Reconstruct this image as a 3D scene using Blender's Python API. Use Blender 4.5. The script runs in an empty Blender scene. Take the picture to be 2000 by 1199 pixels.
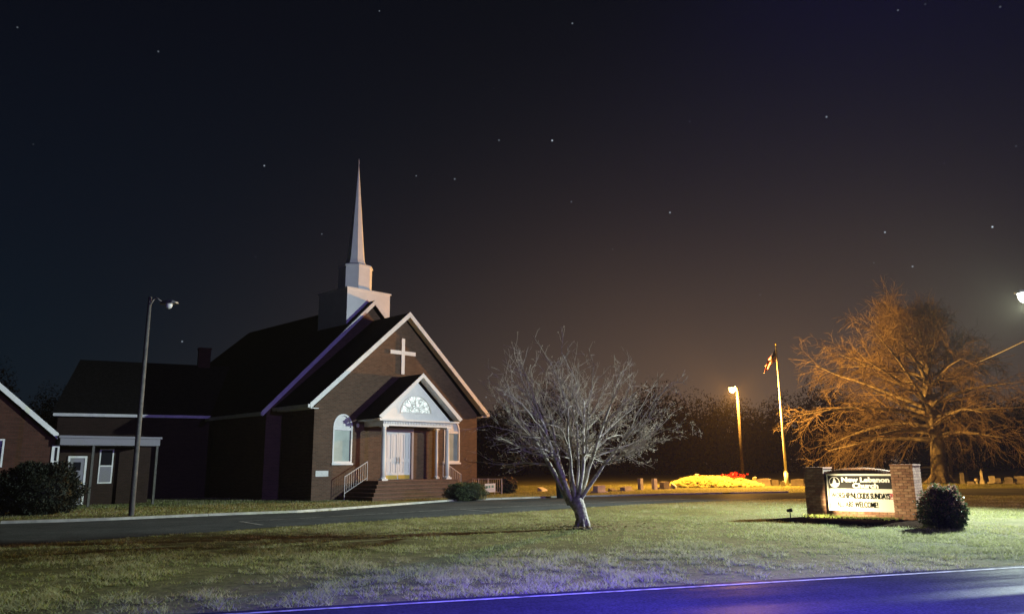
import bpy, bmesh, math, random
import numpy as np
from mathutils import Vector, Matrix
R = math.radians
rng = random.Random(7)
nrg = np.random.RandomState(11)
scene = bpy.context.scene
col = scene.collection

# ------------------------------------------------------------------ camera
PW, PH, FPX, CAMH = 2000.0, 1199.0, 1500.0, 1.6
PITCH = math.atan(308.5 / FPX); ROLL = R(0.55)
_r0 = Vector((1, 0, 0)); FWD = Vector((0, math.cos(PITCH), math.sin(PITCH))); _u0 = Vector((0, -math.sin(PITCH), math.cos(PITCH)))
RGT = _r0 * math.cos(ROLL) - _u0 * math.sin(ROLL); UPV = _u0 * math.cos(ROLL) + _r0 * math.sin(ROLL)
CAM = Vector((0, 0, CAMH))
cd = bpy.data.cameras.new('camera'); cam = bpy.data.objects.new('camera', cd); col.objects.link(cam)
cd.sensor_width = 36.0; cd.lens = 36.0 * FPX / PW; cd.clip_start = 0.1; cd.clip_end = 3000
M = Matrix((RGT, UPV, -FWD)).transposed().to_4x4(); M.translation = CAM
cam.matrix_world = M
scene.camera = cam

def ray(x, y): return (RGT * ((x - PW / 2) / FPX) - UPV * ((y - PH / 2) / FPX) + FWD).normalized()
def gnd(x, y, z=0.0):
    d = ray(x, y); return CAM + d * ((z - CAMH) / d.z)
def at_depth(x, y, Y):
    d = ray(x, y); return CAM + d * (Y / d.y)
def z_at(x, y, p):            # height of pixel row y seen at the ground distance of point p
    d = ray(x, y); return CAMH + d.z * (math.hypot(p[0], p[1]) / math.hypot(d.x, d.y))

# ------------------------------------------------------------------ render settings
scene.render.engine = 'CYCLES'
scene.cycles.use_denoising = True
scene.cycles.max_bounces = 5; scene.cycles.diffuse_bounces = 3; scene.cycles.glossy_bounces = 3
scene.cycles.transmission_bounces = 3; scene.cycles.volume_bounces = 0
scene.cycles.sample_clamp_indirect = 4.0
scene.view_settings.view_transform = 'Standard'; scene.view_settings.look = 'None'
scene.view_settings.exposure = 0.0; scene.view_settings.gamma = 1.0
scene.view_settings.use_curve_mapping = False

# ------------------------------------------------------------------ night sky
world = bpy.data.worlds.new('World'); scene.world = world; world.use_nodes = True
wt = world.node_tree; wt.nodes.clear()
def WN(t, **k):
    n = wt.nodes.new(t)
    for a, b in k.items(): setattr(n, a, b)
    return n
def wmath(op, a, b=None, c=None):
    n = WN('ShaderNodeMath', operation=op)
    for i, v in enumerate((a, b, c)):
        if v is None: continue
        if isinstance(v, (int, float)): n.inputs[i].default_value = v
        else: wt.links.new(v, n.inputs[i])
    return n.outputs[0]
wout = WN('ShaderNodeOutputWorld'); bg = WN('ShaderNodeBackground'); wt.links.new(bg.outputs[0], wout.inputs[0])
tc = WN('ShaderNodeTexCoord')
sky = WN('ShaderNodeTexSky', sky_type='NISHITA'); sky.sun_disc = False
sky.sun_elevation = R(-6.0); sky.sun_rotation = R(-70); sky.air_density = 1.0; sky.dust_density = 1.0
sep = WN('ShaderNodeSeparateXYZ'); wt.links.new(tc.outputs['Generated'], sep.inputs[0])
zz = wmath('MAXIMUM', sep.outputs[2], 0.0)
ramp = WN('ShaderNodeValToRGB'); wt.links.new(zz, ramp.inputs[0])
e = ramp.color_ramp.elements
e[0].position = 0.0; e[0].color = (0.0026, 0.0082, 0.0155, 1)
e[1].position = 0.75; e[1].color = (0.0010, 0.0013, 0.0040, 1)
for p, c in ((0.12, (0.0022, 0.0070, 0.0140, 1)), (0.28, (0.0018, 0.0045, 0.0108, 1)), (0.5, (0.0015, 0.0025, 0.0070, 1))):
    n = e.new(p); n.color = c
# light dome of the town beyond the churchyard (broad, warm)
TOWN = (0.27, 0.963)
dt = wmath('ADD', wmath('MULTIPLY', sep.outputs[0], TOWN[0]), wmath('MULTIPLY', sep.outputs[1], TOWN[1]))
az = wmath('POWER', wmath('MAXIMUM', dt, 0.0), 11.0)
el = wmath('POWER', wmath('SUBTRACT', 1.0, wmath('MINIMUM', zz, 1.0)), 4.0)
dome = wmath('MULTIPLY', az, el)
domec = WN('ShaderNodeVectorMath', operation='SCALE'); domec.inputs[0].default_value = (0.150, 0.092, 0.053)
wt.links.new(dome, domec.inputs['Scale'])
skys = WN('ShaderNodeVectorMath', operation='SCALE'); skys.inputs['Scale'].default_value = 0.05
wt.links.new(sky.outputs[0], skys.inputs[0])
add1 = WN('ShaderNodeVectorMath', operation='ADD'); wt.links.new(ramp.outputs[0], add1.inputs[0]); wt.links.new(domec.outputs[0], add1.inputs[1])
add2 = WN('ShaderNodeVectorMath', operation='ADD'); wt.links.new(add1.outputs[0], add2.inputs[0]); wt.links.new(skys.outputs[0], add2.inputs[1])
# stars
vor = WN('ShaderNodeTexVoronoi'); vor.inputs['Scale'].default_value = 34.0
wt.links.new(tc.outputs['Generated'], vor.inputs['Vector'])
sc2 = WN('ShaderNodeSeparateColor'); wt.links.new(vor.outputs['Color'], sc2.inputs[0])
core = wmath('SUBTRACT', 1.0, wmath('DIVIDE', vor.outputs['Distance'], 0.046))
core = wmath('POWER', wmath('MAXIMUM', core, 0.0), 0.7)
br = wmath('MULTIPLY', wmath('POWER', sc2.outputs[0], 3.0), 1.5)
sm = wmath('MULTIPLY', core, br)
starc = WN('ShaderNodeVectorMath', operation='SCALE'); starc.inputs[0].default_value = (0.75, 0.87, 1.0)
wt.links.new(sm, starc.inputs['Scale'])
add3 = WN('ShaderNodeVectorMath', operation='ADD'); wt.links.new(add2.outputs[0], add3.inputs[0]); wt.links.new(starc.outputs[0], add3.inputs[1])
wt.links.new(add3.outputs[0], bg.inputs[0]); bg.inputs[1].default_value = 1.0

# lamp strengths (each lamp's light is made in its own builder)
WHITE_LAMP = Vector((18.75, 27.4, 7.55));  WHITE_W = 48000; WHITE_C = (0.82, 1.0, 0.91)
SODIUM_LAMP = at_depth(1430, 757, 55.4); SODIUM_W = 34000; SODIUM_C = (1.0, 0.47, 0.08)
VIOLET_LAMP = Vector((45.0, -12.0, 8.6));  VIOLET_W = 34000; FAR_VIOLET_C = (0.30, 0.22, 1.0); VIOLET_C = (0.085, 0.04, 1.0)
VIOLET_FILL = Vector((2.6, 4.4, 7.2)); VIOLET_FILL_W = 28000  # added lamp above the frame, gives the road its blue
SPOT_W = 1250; SPOT_C = (1.0, 0.80, 0.45)
HAZE = 0.00016

# ------------------------------------------------------------------ materials
MATS = {}
def mat(name, color, rough=0.7, noise=None, spec=0.3, metal=0.0, bump=0.0, bscale=20.0, vary=0.0, vscale=3.0, emit=None, estr=0.0, color2=None):
    m = bpy.data.materials.new(name); m.use_nodes = True; nt = m.node_tree
    b = nt.nodes['Principled BSDF']
    b.inputs['Roughness'].default_value = rough; b.inputs['Metallic'].default_value = metal
    b.inputs['Specular IOR Level'].default_value = spec
    tcn = nt.nodes.new('ShaderNodeTexCoord')
    if vary > 0 or color2:
        nz = nt.nodes.new('ShaderNodeTexNoise'); nz.inputs['Scale'].default_value = vscale; nz.inputs['Detail'].default_value = 6
        nz.inputs['Roughness'].default_value = 0.65
        nt.links.new(tcn.outputs['Object'], nz.inputs['Vector'])
        rp = nt.nodes.new('ShaderNodeValToRGB'); nt.links.new(nz.outputs[0], rp.inputs[0])
        c2 = color2 or tuple(min(1, c * (1 + vary)) for c in color)
        c1 = color if color2 else tuple(c * (1 - vary) for c in color)
        rp.color_ramp.elements[0].position = 0.35; rp.color_ramp.elements[1].position = 0.66
        rp.color_ramp.elements[0].color = (*c1, 1); rp.color_ramp.elements[1].color = (*c2, 1)
        nt.links.new(rp.outputs[0], b.inputs['Base Color'])
    else:
        b.inputs['Base Color'].default_value = (*color, 1)
    if bump > 0:
        n2 = nt.nodes.new('ShaderNodeTexNoise'); n2.inputs['Scale'].default_value = bscale; n2.inputs['Detail'].default_value = 5
        nt.links.new(tcn.outputs['Object'], n2.inputs['Vector'])
        bp = nt.nodes.new('ShaderNodeBump'); bp.inputs['Strength'].default_value = bump; bp.inputs['Distance'].default_value = 0.05
        nt.links.new(n2.outputs[0], bp.inputs['Height']); nt.links.new(bp.outputs[0], b.inputs['Normal'])
    if emit:
        b.inputs['Emission Color'].default_value = (*emit, 1); b.inputs['Emission Strength'].default_value = estr
    MATS[name] = m
    return m

def brick_mat(name, c1, c2, mortar, bw=0.205, rh=0.072, ms=0.007):
    m = bpy.data.materials.new(name); m.use_nodes = True; nt = m.node_tree; L = nt.links
    b = nt.nodes['Principled BSDF']; b.inputs['Roughness'].default_value = 0.85; b.inputs['Specular IOR Level'].default_value = 0.2
    t = nt.nodes.new('ShaderNodeTexCoord')
    s = nt.nodes.new('ShaderNodeSeparateXYZ'); L.new(t.outputs['Object'], s.inputs[0])
    sn = nt.nodes.new('ShaderNodeSeparateXYZ'); L.new(t.outputs['Normal'], sn.inputs[0])
    ab = nt.nodes.new('ShaderNodeMath'); ab.operation = 'ABSOLUTE'; L.new(sn.outputs[0], ab.inputs[0])
    gt = nt.nodes.new('ShaderNodeMath'); gt.operation = 'GREATER_THAN'; L.new(ab.outputs[0], gt.inputs[0]); gt.inputs[1].default_value = 0.7
    mx = nt.nodes.new('ShaderNodeMix'); L.new(gt.outputs[0], mx.inputs[0]); L.new(s.outputs[0], mx.inputs[2]); L.new(s.outputs[1], mx.inputs[3])
    cb = nt.nodes.new('ShaderNodeCombineXYZ'); L.new(mx.outputs[0], cb.inputs[0]); L.new(s.outputs[2], cb.inputs[1])
    br = nt.nodes.new('ShaderNodeTexBrick'); L.new(cb.outputs[0], br.inputs['Vector'])
    br.inputs['Scale'].default_value = 1.0; br.inputs['Brick Width'].default_value = bw + ms; br.inputs['Row Height'].default_value = rh
    br.inputs['Mortar Size'].default_value = ms; br.inputs['Mortar Smooth'].default_value = 0.2; br.inputs['Bias'].default_value = 0.0
    br.inputs['Color1'].default_value = (*c1, 1); br.inputs['Color2'].default_value = (*c2, 1); br.inputs['Mortar'].default_value = (*mortar, 1)
    nz = nt.nodes.new('ShaderNodeTexNoise'); nz.inputs['Scale'].default_value = 0.8; nz.inputs['Detail'].default_value = 5; L.new(t.outputs['Object'], nz.inputs['Vector'])
    mr = nt.nodes.new('ShaderNodeMapRange'); L.new(nz.outputs[0], mr.inputs[0]); mr.inputs[3].default_value = 0.72; mr.inputs[4].default_value = 1.25
    vs = nt.nodes.new('ShaderNodeVectorMath'); vs.operation = 'SCALE'; L.new(br.outputs[0], vs.inputs[0]); L.new(mr.outputs[0], vs.inputs['Scale'])
    L.new(vs.outputs[0], b.inputs['Base Color'])
    bp = nt.nodes.new('ShaderNodeBump'); bp.inputs['Strength'].default_value = 0.5; bp.inputs['Distance'].default_value = 0.008; bp.invert = True
    L.new(br.outputs['Fac'], bp.inputs['Height']); L.new(bp.outputs[0], b.inputs['Normal'])
    MATS[name] = m
    return m

mat('white_paint', (0.78, 0.77, 0.76), 0.55, vary=0.05, vscale=2.0)
mat('white_trim', (0.74, 0.73, 0.71), 0.6, vary=0.10, vscale=3.0)
mat('door_paint', (0.74, 0.75, 0.77), 0.45)
mat('casing_paint', (0.36, 0.33, 0.35), 0.6)
mat('brass', (0.78, 0.56, 0.16), 0.32, metal=1.0, spec=0.5)
mat('metal_handle', (0.55, 0.55, 0.55), 0.3, metal=0.9)
mat('shingle', (0.012, 0.011, 0.012), 0.95, vary=0.4, vscale=6.0, bump=0.5, bscale=14.0, spec=0.1)
mat('frost_glass', (0.36, 0.42, 0.39), 0.25, vary=0.12, vscale=1.5, spec=0.5)
mat('dark_glass', (0.012, 0.012, 0.016), 0.08, spec=0.6)
mat('blind', (0.20, 0.19, 0.22), 0.6)
brick_mat('shade_brick', (0.035, 0.018, 0.014), (0.025, 0.013, 0.010), (0.03, 0.025, 0.02))  # brick colour darkened to stand in for shade under canopy and on hall
mat('stone_plaque', (0.66, 0.66, 0.63), 0.7, vary=0.08, vscale=8.0)
mat('rail_paint', (0.66, 0.60, 0.57), 0.5)
mat('step_brick_cap', (0.16, 0.088, 0.062), 0.85, vary=0.25, vscale=9.0)
brick_mat('church_brick', (0.130, 0.073, 0.047), (0.085, 0.047, 0.031), (0.135, 0.115, 0.085))
brick_mat('annex_brick', (0.085, 0.032, 0.022), (0.055, 0.021, 0.015), (0.06, 0.042, 0.032))
mat('sign_brick_a', (0.34, 0.185, 0.115), 0.85, vary=0.25, vscale=14.0, bump=0.3, bscale=60)
mat('sign_brick_b', (0.27, 0.135, 0.085), 0.85, vary=0.25, vscale=14.0, bump=0.3, bscale=60)
mat('sign_brick_c', (0.40, 0.24, 0.155), 0.85, vary=0.25, vscale=14.0, bump=0.3, bscale=60)
mat('mortar', (0.19, 0.15, 0.115), 0.95, vary=0.15, vscale=12.0)
mat('sign_white', (0.80, 0.79, 0.73), 0.5)
mat('sign_black', (0.016, 0.015, 0.014), 0.55)
mat('letter_white', (0.85, 0.85, 0.84), 0.5)
mat('letter_black', (0.008, 0.009, 0.008), 0.8, spec=0.0)
mat('letter_red', (0.62, 0.10, 0.15), 0.6)
mat('logo_green', (0.30, 0.45, 0.40), 0.6)
mat('black_metal', (0.02, 0.02, 0.022), 0.5)
mat('lamp_metal', (0.30, 0.29, 0.28), 0.5, metal=0.3, vary=0.15, vscale=5)
mat('wood_pole', (0.21, 0.165, 0.12), 0.9, vary=0.25, vscale=8.0, bump=0.4, bscale=18)
mat('dark_pole', (0.025, 0.019, 0.013), 0.95, vary=0.3, vscale=8.0, bump=0.4, bscale=18, spec=0.1)
mat('grey_pole', (0.105, 0.10, 0.095), 0.8, vary=0.25, vscale=6.0, bump=0.3, bscale=20)
mat('flag_pole_metal', (0.60, 0.58, 0.54), 0.4, metal=0.3)
mat('bark_myrtle', (0.50, 0.46, 0.42), 0.85, color2=(0.20, 0.165, 0.14), vscale=11.0, bump=0.9, bscale=16)
mat('twig_myrtle', (0.36, 0.31, 0.27), 0.9)
mat('pod', (0.40, 0.35, 0.29), 0.9)
mat('bark_oak', (0.20, 0.175, 0.14), 0.95, vary=0.4, vscale=5.0, bump=0.8, bscale=12)
mat('twig_oak', (0.135, 0.100, 0.066), 0.95)
mat('dead_leaf', (0.22, 0.15, 0.07), 0.9)
mat('leaf_box', (0.060, 0.082, 0.032), 0.55, vary=0.45, vscale=9.0)
mat('leaf_dark', (0.009, 0.012, 0.006), 0.7, vary=0.4, vscale=5.0)
mat('leaf_nandina', (0.055, 0.075, 0.03), 0.5, vary=0.4, vscale=9.0)
mat('leaf_tip', (0.22, 0.12, 0.085), 0.6, vary=0.3, vscale=9.0)
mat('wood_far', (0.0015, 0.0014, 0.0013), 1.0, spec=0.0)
mat('yellow_plant', (0.62, 0.58, 0.24), 0.8, vary=0.3, vscale=2.0)
mat('red_petal', (0.55, 0.045, 0.035), 0.7, vary=0.2, vscale=4.0)
mat('granite', (0.36, 0.34, 0.32), 0.7, vary=0.22, vscale=4.0)
mat('granite_dark', (0.17, 0.15, 0.14), 0.6, vary=0.22, vscale=4.0)
mat('marble', (0.58, 0.56, 0.52), 0.7, vary=0.15, vscale=3.0)
mat('bin_plastic', (0.018, 0.035, 0.024), 0.5)
mat('kerb_concrete', (0.44, 0.42, 0.36), 0.9, vary=0.25, vscale=2.0, bump=0.3, bscale=25)
mat('line_paint', (0.10, 0.10, 0.10), 0.8, color2=(0.46, 0.46, 0.45), vscale=5.0, spec=0.1)
mat('mulch', (0.03, 0.02, 0.015), 0.95, spec=0.0, vary=0.5, vscale=14.0, bump=1.0, bscale=30)
mat('grass_a', (0.33, 0.35, 0.125), 0.85, vary=0.22, vscale=0.5, spec=0.15)
mat('grass_b', (0.22, 0.28, 0.080), 0.85, vary=0.25, vscale=0.5, spec=0.15)
mat('grass_c', (0.42, 0.41, 0.25), 0.85, vary=0.2, vscale=0.6, spec=0.15)
def translucent(name, f):
    m = MATS[name]; nt = m.node_tree; b = nt.nodes['Principled BSDF']; out = nt.nodes['Material Output']
    tr = nt.nodes.new('ShaderNodeBsdfTranslucent'); mx = nt.nodes.new('ShaderNodeMixShader'); mx.inputs[0].default_value = f
    src = b.inputs['Base Color'].links
    if src: nt.links.new(src[0].from_socket, tr.inputs[0])
    else: tr.inputs[0].default_value = b.inputs['Base Color'].default_value
    nt.links.new(b.outputs[0], mx.inputs[1]); nt.links.new(tr.outputs[0], mx.inputs[2]); nt.links.new(mx.outputs[0], out.inputs['Surface'])
for n_ in ('grass_a', 'grass_b', 'grass_c', 'yellow_plant', 'leaf_nandina', 'leaf_tip', 'pod'): translucent(n_, 0.45)
mat('yard_sign_board', (0.72, 0.74, 0.72), 0.5)
mat('teal_ink', (0.14, 0.30, 0.27), 0.6)
mat('lilac_ink', (0.50, 0.46, 0.56), 0.6)
mat('wire_rubber', (0.42, 0.42, 0.42), 0.5)
mat('lens_white', (0.9, 0.9, 0.9), 0.3, emit=(0.95, 1.0, 0.93), estr=5.0)
mat('lens_sodium', (0.9, 0.8, 0.5), 0.3, emit=(1.0, 0.60, 0.16), estr=7.0)
mat('lens_violet', (0.5, 0.4, 0.9), 0.3, emit=(0.3, 0.2, 1.0), estr=40.0)
mat('lens_warm', (0.9, 0.8, 0.6), 0.3, emit=(1.0, 0.8, 0.45), estr=20.0)
mat('lens_off', (0.62, 0.6, 0.6), 0.2, spec=0.6)

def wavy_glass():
    m = bpy.data.materials.new('lamp_glow_glass'); m.use_nodes = True; nt = m.node_tree; b = nt.nodes['Principled BSDF']
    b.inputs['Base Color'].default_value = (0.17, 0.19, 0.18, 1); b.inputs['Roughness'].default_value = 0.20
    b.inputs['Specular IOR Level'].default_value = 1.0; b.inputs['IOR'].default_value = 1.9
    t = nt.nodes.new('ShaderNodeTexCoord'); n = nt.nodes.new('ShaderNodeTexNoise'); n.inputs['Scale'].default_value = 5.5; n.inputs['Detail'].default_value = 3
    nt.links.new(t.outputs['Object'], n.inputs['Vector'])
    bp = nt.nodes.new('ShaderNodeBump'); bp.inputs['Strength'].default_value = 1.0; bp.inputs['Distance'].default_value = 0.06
    nt.links.new(n.outputs[0], bp.inputs['Height']); nt.links.new(bp.outputs[0], b.inputs['Normal']); MATS['lamp_glow_glass'] = m
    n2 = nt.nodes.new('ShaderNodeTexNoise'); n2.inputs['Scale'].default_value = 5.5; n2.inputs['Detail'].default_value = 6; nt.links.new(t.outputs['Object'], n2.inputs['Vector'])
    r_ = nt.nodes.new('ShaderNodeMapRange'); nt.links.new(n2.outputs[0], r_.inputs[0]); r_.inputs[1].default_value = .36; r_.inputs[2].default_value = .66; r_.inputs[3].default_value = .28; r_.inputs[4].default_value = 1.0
    b.inputs['Emission Color'].default_value = (.90, 1.0, .97, 1); nt.links.new(r_.outputs[0], b.inputs['Emission Strength'])  # patchy glow put into the pane in place of the lamp's reflection
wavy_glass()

def ground_mat():
    m = bpy.data.materials.new('turf'); m.use_nodes = True; nt = m.node_tree; L = nt.links; b = nt.nodes['Principled BSDF']
    b.inputs['Roughness'].default_value = 0.95; b.inputs['Specular IOR Level'].default_value = 0.1
    t = nt.nodes.new('ShaderNodeTexCoord')
    def noise(s, d, r=0.6):
        n = nt.nodes.new('ShaderNodeTexNoise'); n.inputs['Scale'].default_value = s; n.inputs['Detail'].default_value = d; n.inputs['Roughness'].default_value = r
        L.new(t.outputs['Object'], n.inputs['Vector']); return n
    n1 = noise(0.28, 6); n2 = noise(6.0, 6, 0.75)
    r1 = nt.nodes.new('ShaderNodeValToRGB'); L.new(n1.outputs[0], r1.inputs[0])
    r1.color_ramp.elements[0].position = 0.36; r1.color_ramp.elements[0].color = (0.105, 0.11, 0.040, 1)
    r1.color_ramp.elements[1].position = 0.64; r1.color_ramp.elements[1].color = (0.19, 0.175, 0.085, 1)
    r2 = nt.nodes.new('ShaderNodeMapRange'); L.new(n2.outputs[0], r2.inputs[0]); r2.inputs[1].default_value = 0.3; r2.inputs[2].default_value = 0.7
    r2.inputs[3].default_value = 0.45; r2.inputs[4].default_value = 1.25
    v = nt.nodes.new('ShaderNodeVectorMath'); v.operation = 'SCALE'; L.new(r1.outputs[0], v.inputs[0]); L.new(r2.outputs[0], v.inputs['Scale'])
    L.new(v.outputs[0], b.inputs['Base Color'])
    bp = nt.nodes.new('ShaderNodeBump'); bp.inputs['Strength'].default_value = 0.8; bp.inputs['Distance'].default_value = 0.06
    L.new(n2.outputs[0], bp.inputs['Height']); L.new(bp.outputs[0], b.inputs['Normal']); MATS['turf'] = m
ground_mat()

def asphalt(name, base, gl_lo, gl_hi, direction=None, rough=0.4):
    m = bpy.data.materials.new(name); m.use_nodes = True; nt = m.node_tree; L = nt.links; nt.nodes.remove(nt.nodes['Principled BSDF'])
    out = nt.nodes['Material Output']; df = nt.nodes.new('ShaderNodeBsdfDiffuse'); gl = nt.nodes.new('ShaderNodeBsdfGlossy'); mx = nt.nodes.new('ShaderNodeMixShader')
    L.new(df.outputs[0], mx.inputs[1]); L.new(gl.outputs[0], mx.inputs[2]); L.new(mx.outputs[0], out.inputs['Surface'])
    gl.inputs['Roughness'].default_value = rough; gl.inputs['Color'].default_value = (.8, .8, .8, 1); mx.inputs[0].default_value = gl_lo
    t = nt.nodes.new('ShaderNodeTexCoord')
    n1 = nt.nodes.new('ShaderNodeTexNoise'); n1.inputs['Scale'].default_value = 0.6; n1.inputs['Detail'].default_value = 8; n1.inputs['Roughness'].default_value = 0.7
    n2 = nt.nodes.new('ShaderNodeTexNoise'); n2.inputs['Scale'].default_value = 34.0; n2.inputs['Detail'].default_value = 6; n2.inputs['Roughness'].default_value = .75
    L.new(t.outputs['Object'], n1.inputs['Vector']); L.new(t.outputs['Object'], n2.inputs['Vector'])
    mr = nt.nodes.new('ShaderNodeMapRange'); L.new(n1.outputs[0], mr.inputs[0]); mr.inputs[1].default_value = 0.3; mr.inputs[2].default_value = 0.7
    mr.inputs[3].default_value = 0.75; mr.inputs[4].default_value = 1.3
    v = nt.nodes.new('ShaderNodeVectorMath'); v.operation = 'SCALE'; v.inputs[0].default_value = base; gm = nt.nodes.new('ShaderNodeMapRange'); L.new(n2.outputs[0], gm.inputs[0]); gm.inputs[1].default_value = .35; gm.inputs[2].default_value = .68; gm.inputs[3].default_value = .55; gm.inputs[4].default_value = 1.7
    gx_ = nt.nodes.new('ShaderNodeMath'); gx_.operation = 'MULTIPLY'; L.new(mr.outputs[0], gx_.inputs[0]); L.new(gm.outputs[0], gx_.inputs[1]); L.new(gx_.outputs[0], v.inputs['Scale'])
    L.new(v.outputs[0], df.inputs['Color'])
    if direction is not None:
        mp = nt.nodes.new('ShaderNodeMapping'); mp.inputs['Rotation'].default_value = (0, 0, -direction); L.new(t.outputs['Object'], mp.inputs['Vector'])
        sc_ = nt.nodes.new('ShaderNodeMapping'); sc_.inputs['Scale'].default_value = (0.05, 1.1, 1.0); L.new(mp.outputs[0], sc_.inputs['Vector'])
        n3 = nt.nodes.new('ShaderNodeTexNoise'); n3.inputs['Scale'].default_value = 1.0; n3.inputs['Detail'].default_value = 3; L.new(sc_.outputs[0], n3.inputs['Vector'])
        rr = nt.nodes.new('ShaderNodeMapRange'); L.new(n3.outputs[0], rr.inputs[0]); rr.inputs[1].default_value = 0.42; rr.inputs[2].default_value = 0.60
        rr.inputs[3].default_value = gl_hi; rr.inputs[4].default_value = gl_lo
        L.new(rr.outputs[0], mx.inputs[0])
    bp = nt.nodes.new('ShaderNodeBump'); bp.inputs['Strength'].default_value = 0.5; bp.inputs['Distance'].default_value = 0.015
    L.new(n2.outputs[0], bp.inputs['Height']); L.new(bp.outputs[0], df.inputs['Normal']); L.new(bp.outputs[0], gl.inputs['Normal']); MATS[name] = m
ROAD_DIR = math.atan2(12.38 - 9.09, 7.83 + 3.18)
asphalt('road_asphalt', (0.030, 0.030, 0.036), 0.0015, 0.022, ROAD_DIR, 0.30)
asphalt('drive_asphalt', (0.075, 0.080, 0.082), 0.004, 0.004)

def flag_mat():
    m = bpy.data.materials.new('flag_cloth'); m.use_nodes = True; nt = m.node_tree; L = nt.links; b = nt.nodes['Principled BSDF']
    b.inputs['Roughness'].default_value = 0.9
    uv = nt.nodes.new('ShaderNodeUVMap'); uv.uv_map = 'UVMap'; s = nt.nodes.new('ShaderNodeSeparateXYZ'); L.new(uv.outputs[0], s.inputs[0])
    def mt(op, a, bb):
        n = nt.nodes.new('ShaderNodeMath'); n.operation = op
        for i, q in enumerate((a, bb)):
            if isinstance(q, (int, float)): n.inputs[i].default_value = q
            else: L.new(q, n.inputs[i])
        return n.outputs[0]
    st = mt('GREATER_THAN', mt('MODULO', mt('MULTIPLY', s.outputs[1], 6.5), 1.0), 0.5)
    mx = nt.nodes.new('ShaderNodeMix'); mx.data_type = 'RGBA'; L.new(st, mx.inputs[0]); mx.inputs[6].default_value = (0.45, 0.03, 0.04, 1); mx.inputs[7].default_value = (0.75, 0.73, 0.70, 1)
    can = mt('MULTIPLY', mt('LESS_THAN', s.outputs[0], 0.4), mt('GREATER_THAN', s.outputs[1], 0.46))
    mx2 = nt.nodes.new('ShaderNodeMix'); mx2.data_type = 'RGBA'; L.new(can, mx2.inputs[0]); L.new(mx.outputs[2], mx2.inputs[6]); mx2.inputs[7].default_value = (0.03, 0.04, 0.16, 1)
    L.new(mx2.outputs[2], b.inputs['Base Color']); MATS['flag_cloth'] = m
flag_mat()

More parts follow.
